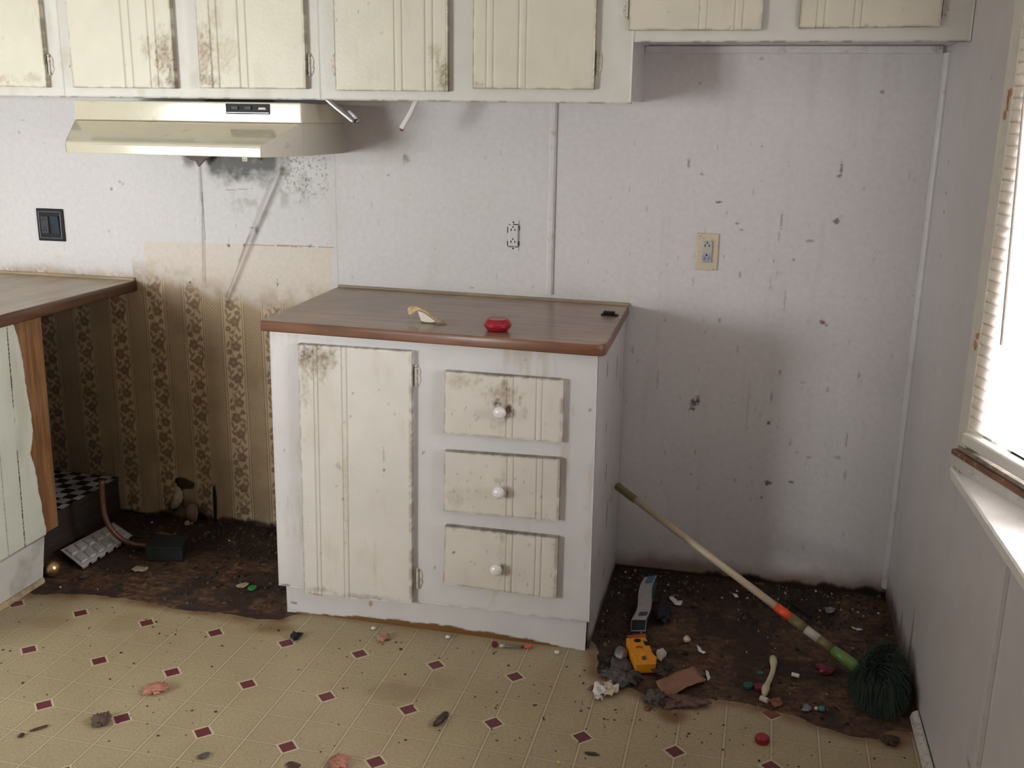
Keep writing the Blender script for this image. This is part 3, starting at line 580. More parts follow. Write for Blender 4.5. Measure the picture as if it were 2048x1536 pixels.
# quarter round along the right wall, broken off where the broom lies
def bb():
    L0, L1 = -.725, -2.6; n = 60; prof = [(.0005, 0), (.0005, .022), (.006, .021), (.014, .015), (.019, .0)]
    mb = MB(); vs = []; fs = []
    for i in range(n+1):
        y = L0+(L1-L0)*i/n; vs += [(XW-a-.004, y, b+.0008) for a, b in prof]
    k = len(prof)
    fs = [(i*k+j, i*k+(j+1) % k, (i+1)*k+(j+1) % k, (i+1)*k+j) for i in range(n) for j in range(k)]+[tuple(range(k)), tuple(range(n*k, n*k+k))[::-1]]
    return mb.add(vs, fs).build('baseboard_right', M['chip'])
M['chip'] = pm('chipped_white_paint', (.62, .60, .56), .5, var=.08, bump=.2, dirt=.5, ds=55, dcol=(.16, .10, .06))
structure(bb())

# ------------------------------------------------------------------ right window
def window_1():
    fr = MB()
    wbox(fr, -.004, .036, 0, .05, WZ0-.01, WZ1); wbox(fr, .036, .10, .04, .075, WZ0, WZ1)          # jamb and sash stile
    wbox(fr, .39, .44, .0, .075, WZ0, WZ1); wbox(fr, .10, WL, .04, .075, WZ1-.05, WZ1); wbox(fr, WL-.05, WL, 0, .075, WZ0, WZ1); wbox(fr, .10, WL, .04, .075, WZ0, .765)  # unseen mullion added where the blind stops, bare pane beyond
    w = structure(fr.build('window_1', M['jamb'], bevel=.002))
    wbox(MB(), .10, WL-.05, .055, .059, .765, WZ1-.05).build('pane', M['glass'], w)
    # three-cornered sill between the wall line and the angled window, rising slightly towards the camera
    zs = lambda y: .6985+(-.78-y)*.047; e = wp(WL, .075, 0); n = 26; vs = []
    for k in range(n+1):
        y = WY1+.004+(WY0-WY1-.004)*k/n; t = k/n; x1 = XW+.079+(e[0]-XW-.079)*t; wv = .0018*mnoise.noise((y*30, 0, 0)); x0 = XW-.007+wv
        vs += [(x0, y, zs(y)-.024), (x0-.001, y, zs(y)-.004), (x0+.003, y, zs(y)), (x1, y, zs(y)), (x1, y, zs(y)-.024)]
    fs = [(k*5+a, k*5+(a+1) % 5, k*5+5+(a+1) % 5, k*5+5+a) for k in range(n) for a in range(5)]+[(0, 1, 2, 3, 4), tuple(range(n*5, n*5+5))[::-1]]
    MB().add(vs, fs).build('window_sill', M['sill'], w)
    wbox(MB(), .0, WL, -.010, .0, .6995, .7315).build('lower_rail', M['chiprail'], w, bevel=.002)
    wbox(MB(), .0, WL, -.013, .004, .7318, .7450).build('peeled_rail', M['peel'], w, bevel=.003)['label'] = 'bare brown wood rail where the paint has peeled'
    wbox(MB(), .010, WL, -.004, .030, .7452, .7560).build('weathered_ledge', M['weather'], w, bevel=.002)
    r_ = np.random.RandomState(4)
    for (u, v0, v1, m_) in ((2019, 176, 200, 'rawwood'), (2016, 200, 222, 'rawwood'), (2010, 222, 240, 'rawwood'), (1956, 664, 680, 'rawwood'), (1951, 680, 700, 'rawwood')):
        a, b = wpx(u, v0), wpx(u, v1); c_ = (a[0]+b[0])/2; z0, z1 = sorted((a[1], b[1])); P = [(c_+r_.uniform(.002, .010)*math.cos(t), (z0+z1)/2+(z1-z0)*r_.uniform(.35, .75)*math.sin(t)) for t in np.linspace(0, 6.28, 9)[:-1]]
        vs = [wp(p, -.0002, z) for p, z in P]+[wp(p, -.0012, z) for p, z in P]; MB().add(vs, [tuple(range(8)), tuple(range(8, 16))[::-1]]+[(i, (i+1) % 8, 8+(i+1) % 8, 8+i) for i in range(8)]).build('paint_chip', M[m_], w)
def wpx(u, v, d=0):
    r = CM.T @ np.array([(u-1024)/FPX, -(v-768)/FPX, 1.0]); P = CP+r*(((WO+WN*d-CP)@WN)/(r@WN)); return ((P-WO)@WD, P[2])
M['sill'] = pm('brightened_white_sill', (.80, .79, .77), .35, var=.04, bump=.1, dirt=.08)  # white raised above the other paint, daylight glare put into the colour
M['chiprail'] = pm('flaking_white_rail', (.60, .58, .55), .5, var=.06, bump=.3, dirt=.22, ds=24, dcol=(.22, .16, .12))
M['weather'] = pm('weathered_ledge_paint', (.30, .26, .22), .7, var=.3, vs=40, bump=.4, dirt=.3)
M['rawwood'] = pm('exposed_orange_wood', (.42, .22, .10), .7, var=.3, vs=60, bump=.3)
M['peel'] = pm('peeling_paint_on_wood', (.20, .095, .055), .6, var=.35, vs=30, bump=.6, bs=60, dirt=.2, ds=30, dcol=(.45, .38, .32), stretch=(.4, .4, 1))
M['jamb'] = pm('chipped_jamb_paint', (.64, .62, .56), .5, var=.05, bump=.2, dirt=.0)
window_1()
# venetian blind in the plane of the angled window
def blind():
    s0, s1 = .038, .385; zt = WZ1-.02; D = .004  # blind stops short out of view so daylight reaches the sill
    b = thing('venetian_blind', 'white horizontal slat blind hanging in the bright window', 'blind', wp((s0+s1)/2, D, zt-.03))
    wbox(MB(), s0, s1, -.012, .018, zt-.028, zt).build('headrail', M['blind'], b, bevel=.002)
    z = zt-.045; k = 0
    while z > .815:
        mb = MB(); n = 5; tilt = 1.33 if abs(z-1.26) > .012 else 1.0; pr = []
        for q in range(n):
            t = (q/(n-1)-.5)*.0285; cv = .0020*(1-(2*q/(n-1)-1)**2); pr.append((D-t*math.cos(tilt)-cv*math.sin(tilt), z-t*math.sin(tilt)))
        dz = .0012*mnoise.noise((k*.7, 0, 0))
        vs = [wp(s0, p[0], p[1]+dz) for p in pr]+[wp(s1, p[0], p[1]) for p in pr]+[wp(s0, p[0]+.0004, p[1]+.0002+dz) for p in pr]+[wp(s1, p[0]+.0004, p[1]+.0002) for p in pr]
        fs = [(q, q+1, n+q+1, n+q) for q in range(n-1)]+[(2*n+q, 3*n+q, 3*n+q+1, 2*n+q+1) for q in range(n-1)]+[(0, n, 3*n, 2*n), (n-1, 3*n-1, 4*n-1, 2*n-1)]
        mb.add(vs, fs).build('slat', M['slat'], b, smooth=True); z -= .0246; k += 1
    wbox(MB(), s0, s1, -.014, .014, .768, .798).build('bottom_rail', M['blind'], b, bevel=.006, seg=3)
    for q in (.16, .33): MB().tube([wp(q, -.013, zt-.03), wp(q, -.013, .80)], .0008, 6).build('ladder_cord', M['blind'], b)
    p0, p1 = wpx(2048, 210, -.02), wpx(2003, 690, -.02); sl_ = (p0[0]-p1[0])/(p0[1]-p1[1])
    MB().tube([wp(p1[0]+sl_*(zt-.03-p1[1]), -.014, zt-.03), wp(p0[0], -.02, p0[1]), wp(p1[0], -.02, p1[1])], .0036, 10).build('tilt_wand', M['greyplastic'], b, smooth=True)
blind()

# ------------------------------------------------------------------ wall cabinets
def seedfn(seed): r = np.random.RandomState(seed); return r.uniform(0, 50, 2)
def doorpaint(seed, W, Hh, spots=(), base_=CREAM, grooves=(), specks=14, edge=.5):
    ox, oy = seedfn(seed); r = np.random.RandomState(seed)
    sp = [(r.uniform(0, W), r.uniform(0, Hh), r.uniform(.0022, .004), r.uniform(.0022, .006), r.uniform(.15, .45)) for _ in range(specks)]
    def fn(a, b, P):
        c = np.ones(a.shape+(3,))*base_; c *= (.95+.1*fbm(a+ox, b+oy, 5, 4))[..., None]
        c = mix(c, (.45, .38, .27), .2*ss(.60, .80, fbm(a*5+ox, b+oy, 5, 5)))
        for g in grooves: c = mix(c, (.36, .30, .20), .25*(np.abs(a-g) < .0020))
        e = np.minimum(np.minimum(a, W-a), np.minimum(b, Hh-b)); c = mix(c, GRIME, edge*(1-ss(.0, .007, e))*ss(.35, .6, fbm(a+ox, b+oy, 50, 3)))
        for (sx, sy, rx, ry, al, colr) in spots: c = mix(c, colr, al*(1-ss(.25, 1.15, np.hypot((a-sx)/rx, (b-sy)/ry)+1.5*(fbm(a*1.5+ox, b+oy, 75, 5)-.45)))*(.55+.45*ss(.4, .6, fbm(a+ox, b+oy, 160, 2))))
        for (sx, sy, rx, ry, al) in sp: c = mix(c, DARK, al*spot(a, b, sx, sy, rx, ry, .4, 150))
        return c
    return fn
YU = -.30; DT = .02; YD = YU-DT
U = [  # unit x0, x1, z bottom
    (-1.62, -.792, 1.536), (-.792, .078, 1.536), (.078, 1.010, 1.536), (1.010, XW-.0015, 1.699)]
ULAB = ['white wall cabinet at the far left above the left worktop', 'white wall cabinet directly above the cream range hood', 'white wall cabinet between the range hood and the fridge alcove', 'short white wall cabinet over the fridge alcove, against the right wall']
def px_door(ul, ur, vb, zt): # door corners on the plane of the door face
    a, b = at(1, YD, ul, vb[0]), at(1, YD, ur, vb[1]); return [(a[0], YD, zt), (b[0], YD, zt), tuple(b), tuple(a)]
doors = [  # unit, left px, right px, (bottom v left, right), groove px, hinge side, hinge v, spots
    (0, -95, 93, (170, 175), (), 1, 130, 5),
    (1, 146, 350, (175, 177), (252, 268, 303, 318), -1, 127, 6),
    (1, 400, 612, (176, 178), (426, 440, 482, 497), 1, 130, 7),
    (2, 671, 895, (181, 183), (790, 805, 851, 866), -1, 130, 8),
    (2, 945, 1187, (177, 179), (972, 986, 1036, 1051), 1, 125, 9),
    (3, 1257, 1522, (60, 60), (1397, 1412, 1468, 1484), -1, 15, 10),
    (3, 1598, 1880, (56, 53), (1632, 1647, 1706, 1721), 1, 10, 11)]
ZT = 2.12
cabs = []
for k, (x0, x1, zb) in enumerate(U):
    c = thing('wall_cabinet', ULAB[k], 'cabinet', ((x0+x1)/2, YU, zb), 'painted wall cabinets')
    cabs.append(c)
    mb = MB(); t = .015
    mb.box(x0, x0+t, YU+.019, -.001, zb+.01, ZT+.06); mb.box(x1-t, x1, YU+.019, -.001, zb+.01, ZT+.06); mb.box(x0+t, x1-t, YU+.019, -.001, zb+.012, zb+.024); mb.box(x0+t, x1-t, YU+.019, -.001, ZT+.04, ZT+.06); mb.box(x0+t, x1-t, -.012, -.001, zb+.024, ZT+.04)
    mb.build('body', M['white'], c)
    def ff(a, b, P, k=k):
        c_ = np.ones(a.shape+(3,))*np.array((.62, .605, .565)); c_ *= (.96+.08*fbm(a+k*3, b, 5, 3))[..., None]
        for q in (0, 1, 2, 3):
            pass
        c_ = mix(c_, (.45, .40, .30), .45*ss(.55, .8, fbm(P[..., 0]*2, P[..., 2], 9, 5))*(P[..., 0] < .1))
        return mix(c_, (.14, .09, .05), .6*(1-ss(0, .004, b))*ss(.5, .62, fbm(a, b, 30, 3)))
    ya = YU+.0002*k; xr = x1+(.003 if k < 2 else 0)
    slab('face_frame', [(x0, ya, ZT+.06), (xr, ya, ZT+.06), (xr, ya, zb), (x0, ya, zb)], (0, .0185, 0), ff, M['paint'], c, step=.006, ease=0)
# painted cleat at the back of the alcove cabinet's underside
structure(MB().box(1.012, XW-.02, -.013, -.001, 1.688, 1.7088).build('trim_4', M['white'], bevel=.002))
SP = {5: [(.15, .02, .10, .02, .6, (.30, .20, .09)), (.30, .03, .05, .02, .4, (.3, .2, .1))],
      6: [(.325, .10, .035, .09, .95, (.22, .14, .055)), (.345, .03, .02, .06, .9, (.12, .07, .03)), (.27, .12, .03, .04, .5, (.25, .18, .08)), (.30, .02, .03, .02, .4, GRIME)],
      7: [(.02, .10, .03, .11, .9, (.24, .15, .06)), (.035, .02, .05, .025, .8, (.18, .11, .045)), (.09, .10, .05, .08, .45, (.35, .26, .13)), (.06, .2, .03, .05, .4, (.35, .26, .13))],
      8: [(.335, .06, .035, .05, .85, (.20, .17, .06)), (.345, .02, .02, .03, .9, (.14, .09, .035)), (.31, .11, .03, .03, .5, (.35, .28, .13))],
      9: [(.0, .01, .05, .01, .5, GRIME)], 10: [], 11: []}
def hinge(parent, x, y, z, s):
    """small surface hinge: leaf on the frame, knuckle and tip beside the door edge"""
    mb = MB(); hh = .024
    mb.tube([(x, y-.006, z-hh), (x, y-.006, z+hh)], .0035, 10)
    mb.lathe([(.001, 0), (.0042, .002), (.004, .005), (.002, .008)], (x, y-.006, z+hh), n=10); mb.lathe([(.001, 0), (.0042, .002), (.004, .005), (.002, .008)], (x, y-.006, z-hh), (0, 0, -1), n=10)
    q = [(0, -hh*.85), (s*.008, -hh*1.1), (s*.014, -hh*.5), (s*.011, 0), (s*.014, hh*.5), (s*.008, hh*1.1), (0, hh*.85)]
    mb.prism([(x+a, z+b) for a, b in q], y-.0028, y-.0004, 1)
    return mb.build('hinge', M['hinge'], parent, smooth=False)
for k, ul, ur, vb, gr, hs, hv, sd in doors:
    cz = px_door(ul, ur, vb, ZT); W = cz[1][0]-cz[0][0]; Hh = ZT-cz[3][2]
    gs = [at(1, YD, g, vb[0])[0]-cz[3][0] for g in gr]
    d = slab('door', cz, (0, DT-.002, 0), doorpaint(sd, W, Hh, SP[sd], grooves=gs, specks=8), M['paint'], cabs[k], grooves=gs, step=.0045)
    hx = cz[1][0]+.006 if hs > 0 else cz[0][0]-.006
    hz = at(1, YU, ur if hs > 0 else ul, hv)[2]; hinge(d, hx, YU, hz, hs); hinge(d, hx, YU, ZT-.07, hs)

# towel holder arms under the cabinet
def arm(name, label, pts, w, t, mat, extra=None):
    mb = MB(); n = len(pts)
    a = thing(name, label, 'holder', (pts[0][0], pts[0][1], pts[0][2]), 'white hooks under the wall cabinets')
    vs = []
    for i, p in enumerate(pts):
        d = np.array(pts[min(i+1, n-1)])-np.array(pts[max(i-1, 0)]); d = d/np.linalg.norm(d); nn = np.cross(d, (0, 1, 0)); nn = nn/np.linalg.norm(nn)
        p = np.array(p)
        for sx, sy in ((-1, -1), (1, -1), (1, 1), (-1, 1)): vs.append(p+nn*sx*t/2+np.array((0, 1, 0))*sy*w/2)
    fs = [(i*4+k, i*4+(k+1) % 4, i*4+4+(k+1) % 4, i*4+4+k) for i in range(n-1) for k in range(4)]+[(0, 1, 2, 3), (n*4-1, n*4-2, n*4-3, n*4-4)]
    mb.add(vs, fs).build('arm', mat, a, bevel=.0012)
    if extra: extra(a)
    return a
def arm_pts(y, *uv): return [tuple(at(1, y, *q)) for q in uv]
p = arm_pts(-.24, (655, 199), (672, 214), (708, 243))
def ex(a):
    q = arm_pts(-.235, (697, 222), (708, 232), (716, 244)); MB().tube(q, [.004, .006, .005], 12).build('hook_tip', M['knob'], a, smooth=True)
    q = arm_pts(-.235, (706, 243), (717, 245)); MB().tube(q, .0028, 8).build('screw', M['black'], a, smooth=True)
    q = at(1, -.235, 715, 238); MB().box(q[0]-.006, q[0]+.002, -.245, -.232, q[2]-.006, q[2]).build('screw', M['black'], a)
arm('towel_holder_arm', 'thin white plastic towel-holder arm beside the range hood, under the cabinet', p, .03, .0065, M['knob'], ex)
p = arm_pts(-.22, (836, 196), (822, 226), (804, 257))
def ex2(a):
    q = arm_pts(-.222, (804, 257), (802, 261)); MB().tube(q, [.007, .006], 8).build('rusty_tip', M['rotwood'], a)
arm('towel_holder_arm', 'white plastic towel-holder arm slanting down left, right of the other arm', p, .022, .013, M['knob'], ex2)

# ------------------------------------------------------------------ range hood
def hood():
    zt, zm, zb = 1.527, 1.467, 1.372; x0, x1 = -.739, .031; yb = -.002; yf = -.332; yl = -.50
    xl0, xl1 = -.658, -.022
    h = thing('range_hood', 'cream enamel range hood with sloping visor under the wall cabinets', 'range hood', ((x0+x1)/2, -.2, zb))
    mb = MB(); mb.box(x0, x1, yf, yb, zm, zt); mb.build('upper_housing', M['hood'], h, bevel=.004)
    # visor: sloping sheet from the housing's lower edge to a rounded lip
    prof = [(0, zm-.001), (.06, zm-.004), (.90, 1.4115), (.95, 1.4085), (.985, 1.404), (1., 1.397), (1., zb+.002), (.995, zb)]
    mb = MB(); vs = []; n = 12
    for t, z in prof:
        y = yf+(yl-yf)*t; tt = t; a = x0+(xl0-x0)*tt; b = x1+(xl1-x1)*tt
        # rounded corners at the front
        vs += [(a+(b-a)*k/n, y+.0, z) for k in range(n+1)]
    for t, z in prof[::-1]:
        y = min(yf+(yl-yf)*t+.0015+0*z, -.33) if t < .01 else yf+(yl-yf)*t+.002; a = x0+(xl0-x0)*t+.001; b = x1+(xl1-x1)*t-.001
        vs += [(a+(b-a)*k/n, y, z-.0015 if z > zb+.01 else z) for k in range(n+1)]
    m = len(prof)*2; w = n+1
    fs = [(i*w+k, i*w+k+1, ((i+1) % m)*w+k+1, ((i+1) % m)*w+k) for i in range(m) for k in range(n)]
    mb.add(vs, fs).build('visor', M['hood'], h, smooth=False)
    for s, xa, xb, nm in ((-1, x0, xl0, 'side_panel'), (1, x1, xl1, 'side_panel')):
        mb = MB(); o = -s*.0012
        A = [(xa, yb, zm), (xa, yb, zb), (xa, yf, zb), (xa, yf, zm)]
        mb.add(A+[(p[0]+o, p[1], p[2]) for p in A], [(0, 1, 2, 3), (7, 6, 5, 4), (0, 4, 5, 1), (1, 5, 6, 2), (2, 6, 7, 3), (3, 7, 4, 0)])
        q = [(xa, yf, zb)]
        pts = [(xa, yf, zm-.001)]+[(xa+(xb-xa)*t, yf+(yl-yf)*t, z) for t, z in prof[1:]]+[(xa, yf, zb)]
        k = len(pts); mb.add(pts+[(p[0]+o, p[1], p[2]) for p in pts], [tuple(range(k)), tuple(range(k, 2*k))[::-1]]+[(i, (i+1) % k, k+(i+1) % k, k+i) for i in range(k)])
        mb.build(nm, M['hoodside'], h)
    MB().box(x0+.02, x1-.02, yf+.02, yb, zm-.02, zm-.001).build('underside', M['silver'], h)
    # control strip
    a, b = at(1, yf-.002, 451, 207), at(1, yf-.002, 540, 229)
    cp = MB().box(a[0], b[0], yf-.003, yf-.0002, b[2], a[2]).build('control_panel', M['black'], h, bevel=.0012)
    W = b[0]-a[0]; Hh = a[2]-b[2]
    MB().box(a[0]+.003, b[0]-.003, yf-.0042, yf-.0029, b[2]+.0035, b[2]+.005).build('trim_line', M['silver'], cp)
    for f in (.22, .52): MB().box(a[0]+W*f-.011, a[0]+W*f+.011, yf-.008, yf-.0029, b[2]+Hh*.42, b[2]+Hh*.80).build('rocker_switch', M['darkgrey'], cp, bevel=.0015)
    MB().prism([(a[0]+W*.74, b[2]+Hh*.45), (a[0]+W*.92, b[2]+Hh*.45), (a[0]+W*.90, b[2]+Hh*.66), (a[0]+W*.76, b[2]+Hh*.66)], yf-.0045, yf-.0029, 1).build('light_tab', M['greyplastic'], cp)
    # scraps hanging below
    q = at(1, -.06, 491, 318); tg = MB().box(q[0]-.010, q[0]+.010, -.066, -.055, q[2]-.008, zm-.02).build('wire_connector', M['beige'], h, bevel=.001)
    for dx in (-.004, .004): MB().box(q[0]+dx-.0012, q[0]+dx+.0012, -.0675, -.0658, q[2]-.004, q[2]-.0015).build('contact', M['black'], tg)
    pts = [tuple(at(1, -.04, *t)) for t in ((365, 300), (440, 300), (425, 312), (412, 318), (398, 333), (392, 322), (383, 320), (373, 313))]
    MB().prism([(t[0], t[2]) for t in pts], -.045, -.036, 1).build('charred_flap', M['brown'], h)
hood()

# ------------------------------------------------------------------ outlets
def receptacle(c, s, parent, y0, mat, slot=M['black'], name='receptacle'):
    """duplex receptacle face around centre c (x, z), s = scale"""
    x, z = c; mb = MB(); w, hh = .0165*s, .034*s
    mb.box(x-w, x+w, y0-.006, y0, z-hh, z+hh); r = mb.build(name, mat, parent, bevel=.003)
    for q in (1, -1):
        zc = z+q*.0195*s
        for dx, hl in ((-.0064, .0042), (.0064, .0034)): MB().box(x+dx*s-.0014*s, x+dx*s+.0014*s, y0-.0068, y0-.0058, zc-hl*s, zc+hl*s).build('slot', slot, r)
        MB().lathe([(.0026*s, 0), (.0026*s, .0012)], (x, y0-.0056, zc+.0088*s), (0, -1, 0), n=12).build('ground_hole', slot, r)
    return r
def outlets():
    # 1: painted over, no cover plate
    c = P2(1027, 471); x, z = c[0], c[2]
    o = thing('wall_outlet', 'paint-covered duplex outlet without cover plate, left of the vertical batten', 'outlet', (x, 0, z-.05))
    fr = MB(); fr.box(x-.0185, x+.0185, -.0025, -.0005, z-.050, z+.050); fr.build('mounting_strap', M['white'], o, bevel=.001)
    
    for sx, sz, ex_, ez in ((-.019, .018, .0012, .010), (.0192, .026, .0010, .008), (.0185, -.026, .0011, .008), (-.019, -.026, .0014, .008), (.008, .0365, .009, .0014), (-.008, -.0365, .009, .0012), (.011, -.037, .006, .0012), (-.013, .036, .003, .001)):
        MB().box(x+sx-ex_, x+sx+ex_, -.0034, -.0024, z+sz-ez, z+sz+ez).build('dark_gap', M['black'], o)
    receptacle((x, z), 1.0, o, -.0024, M['white'])
    for q in (.043, -.042): MB().lathe([(.0030, 0), (.0030, .0012)], (x, -.0022, z+q), (0, -1, 0), n=12).build('screw_hole', M['black'], o)
    # 2: beige plate
    a, b = P2(1394, 466), P2(1437, 541); x, z = (P2(1414, 503)[0], P2(1414, 503)[2])
    o = thing('wall_outlet', 'beige-plated duplex outlet low socket blue-stained, right of the vertical batten', 'outlet', (x, 0, z-.057))
    MB().box(x-.0345, x+.0345, -.0055, -.0005, z-.0575, z+.0575).build('cover_plate', M['beige'], o, bevel=.003, seg=3)
    receptacle((x, z), 1.0, o, -.0050, M['greyplastic'])
    m = MB().lathe([(.0150, 0), (.0150, .0010)], (x, -.0108, z-.0185), (0, -1, 0), n=24).build('blue_stained_face', M['bluegrey'], o)
    for dx in (-.0064, .0064): MB().box(x+dx-.003, x+dx+.003, -.0126, -.0115, z-.026, z-.018).build('dark_slot', M['blue'], m)
    MB().lathe([(.0028, 0), (.0028, .0012)], (x, -.0116, z-.0105), (0, -1, 0), n=12).build('ground_hole', M['black'], m)
    # 3: black two-gang plate
    q = P2(103, 449.5); x, z = q[0], q[2]
    o = thing('outlet_and_switch', 'black two-gang plate with outlet and rocker switch above left worktop', 'outlet', (x, 0, z-.058))
    mb = MB(); W, Hh = .0555, .0585
    mb.box(x-W, x+W, -.006, -.0005, z-Hh, z+Hh); mb.build('cover_plate', M['black'], o, bevel=.004, seg=3)
    # raised silver-worn border
    bd = MB(); w2, h2 = W-.009, Hh-.009
    bd.box(x-w2, x+w2, -.0085, -.0058, z+h2-.004, z+h2); bd.box(x-w2, x+w2, -.0085, -.0058, z-h2, z-h2+.004); bd.box(x-w2, x-w2+.004, -.0085, -.0058, z-h2+.004, z+h2-.004); bd.box(x+w2-.004, x+w2, -.0085, -.0058, z-h2+.004, z+h2-.004)
    bd.build('raised_border', M['worn'], o, bevel=.001)
    receptacle((x-.021, z), .95, o, -.0058, M['darkgrey'])
    s = MB(); xs_ = x+.021
    s.hexa([(xs_-.016, -.0058, z-.033), (xs_+.016, -.0058, z-.033), (xs_+.016, -.0058, z+.033), (xs_-.016, -.0058, z+.033), (xs_-.016, -.0080, z-.033), (xs_+.016, -.0080, z-.033), (xs_+.016, -.0125, z+.033), (xs_-.016, -.0125, z+.033)])
    s.build('rocker_switch', M['navy'], o, bevel=.0015)
M['bluegrey'] = pm('blue_grey_stain', (.36, .38, .46), .4, var=.5, vs=260, bump=0)
M['worn'] = pm('worn_black_paint', (.10, .095, .105), .3, metal=.4, var=.3, vs=60, bump=.1)
M['navy'] = pm('blue_black_plastic', (.018, .026, .045), .35, var=.1, bump=0, spec=.3)
outlets()

# ------------------------------------------------------------------ base cabinet
YB = -.615; YBD = YB-.02
fb = lambda u, v: at(1, YB, u, v)
db = lambda u, v: at(1, YBD, u, v)
FL, FR = at(1, -.638, 525, 640), at(1, -.645, 1210, 690)
zc = {}
BLc, BRc = (-.008, -.004, .922), (.996, -.004, .913)
def zmid(x, y):
    fx = (x+.008)/1.0; fy = -y/.64; zb_ = BLc[2]*(1-fx)+BRc[2]*fx; zf = FL[2]*(1-fx)+FR[2]*fx; return zb_*(1-fy)+zf*fy
def base_cabinet():
    x0, x1 = .030, .990; zt, zk = .876, .096
    c = thing('base_cabinet', 'white painted base cabinet with one door and three drawers', 'cabinet', ((x0+x1)/2, YB/2, 0))
    MB().box(x0, x1-.006, YB+.02, -.012, zk, zt).build('body', M['white'], c)
    def side(a, b, P):       # right side: grimy white
        k = np.ones(a.shape+(3,))*WHITE*.97*(.95+.08*fbm(a, b, 4, 3))[..., None]
        k = mix(k, (.16, .12, .09), .4*ss(.70, .78, fbm(a*2, b*.5, 24, 4)))
        k = mix(k, (.07, .045, .03), .9*(1-ss(.0, .05, b+.05*(fbm(a, b, 14, 3)-.5))))
        for (sy, sz, ry, rz) in ((-.40, .62, .012, .02), (-.36, .47, .012, .03), (-.30, .30, .014, .05), (-.32, .12, .02, .015), (-.42, .80, .012, .03), (-.24, .33, .012, .01), (-.2, .75, .012, .04), (-.45, .24, .012, .01)):
            k = mix(k, (.09, .06, .045), .75*spot(P[..., 1], P[..., 2], sy, sz, ry, rz, .5, 60))
        return mix(k, (.12, .08, .05), .8*(P[..., 1] < YB+.004+.0))
    slab('side_panel', [(x1, YB+.001, zmid(1, YB)-.0335), (x1, -.012, zmid(1, 0)-.0335), (x1, -.012, .0), (x1, YB+.03, .0)], (-.005, 0, 0), side, M['paint'], c, step=.006)
    tl, tr, br, bl = fb(538, 663), fb(1196, 706), fb(1178, 1245), fb(557, 1171)
    def ff(a, b, P):
        k = np.ones(a.shape+(3,))*WHITE*(.96+.07*fbm(a, b, 5, 3))[..., None]
        k = mix(k, (.42, .34, .24), .4*ss(.62, .8, fbm(a*5, b, 5, 5)))
        k = mix(k, (.10, .07, .045), .75*spot(a, b, .02, .0, .02, .01))
        for (u, v, ru, rv, al) in ((846, 905, 3, 3, .5), (1052, 720, 2, 2, .6), (870, 1135, 3, 4, .6), (1180, 820, 3, 4, .5), (568, 900, 3, 4, .5), (880, 1215, 14, 3, .3)):
            p = fb(u, v); k = mix(k, DARK, al*spot(P[..., 0], P[..., 2], p[0], p[2], ru*.0015, rv*.0015))
        e = np.minimum(a, b); return mix(k, (.2, .14, .09), .6*(1-ss(0, .005, b))*ss(.4, .6, fbm(a, b, 40, 3)))
    slab('face_frame', [(tl[0], YB, zmid(0, YB)-.0335), (tr[0], YB, zmid(1, YB)-.0335), (br[0], YB, br[2]), (bl[0], YB, bl[2])], (0, .019, 0), ff, M['paint'], c, step=.005)
    def kick(a, b, P):
        k = np.ones(a.shape+(3,))*WHITE*.97*(.95+.08*fbm(a, b, 6, 3))[..., None]
        edge = .014*fbm(a, a*0, 22, 4)+.022*np.sin(np.clip(a/.93, 0, 1)*3.1)-.010
        k = mix(k, lin(112, 78, 40), 1.0*(1-ss(-.0015, .0015, b-edge-.004)))
        for (u, v, ru, rv, al, cc) in ((640, 1190, 12, 6, .8, (.35, .15, .05)), (738, 1212, 5, 8, .7, (.35, .15, .05)), (585, 1209, 9, 3, .6, DARK)):
            p = fb(u, v); k = mix(k, cc, al*spot(P[..., 0], P[..., 2], p[0], p[2], ru*.0015, rv*.0015))
        return k
    slab('toe_kick', [(.046, YB+.012, zk+.004), (.982, YB+.012, zk+.004), (.980, YB+.012, 0), (.046, YB+.012, 0)], (0, .012, 0), kick, M['paint'], c, step=.004)
    MB().hexa([(.046, YB+.024, 0), (.974, YB+.024, 0), (.974, -.02, 0), (.046, -.02, 0), (.046, YB+.024, zk), (.974, YB+.024, zk), (.974, -.02, zk), (.046, -.02, zk)]).build('plinth', M['white'], c)
    # tall door
    q = [db(595, 688), db(823, 703), db(823, 1207), db(608, 1189)]; W, Hh = q[1][0]-q[0][0], q[0][2]-q[3][2]
    gs = [db(g, 700)[0]-q[0][0] for g in (626, 634, 683, 693)]
    sp = [(.05, Hh-.05, .07, .06, .75, (.20, .14, .06)), (.03, Hh-.02, .05, .03, .85, (.12, .08, .04)), (.09, Hh-.03, .05, .04, .6, (.2, .15, .07)), (.02, Hh-.12, .02, .08, .5, (.3, .22, .1)), (.26, Hh-.315, .003, .035, .85, (.10, .02, .01)), (.26, Hh-.36, .004, .006, .9, (.06, .01, .01)),
          (.14, .35, .01, .2, .35, (.4, .28, .15)), (.05, .02, .06, .012, .6, GRIME), (.2, .01, .1, .01, .5, GRIME), (.035, .0, .03, .012, .8, (.3, .12, .04)), (.23, .12, .008, .1, .3, (.4, .28, .15)), (.12, .42, .01, .02, .4, GRIME)]
    d = slab('door', q, (0, .019, 0), doorpaint(21, W, Hh, sp, base_=np.array((.62, .585, .545)), grooves=gs, specks=16), M['paint'], c, grooves=gs)
    hx = q[1][0]+.006; hinge(d, hx, YB, fb(829, 750)[2], 1); hinge(d, hx, YB, fb(829, 1155)[2], 1)
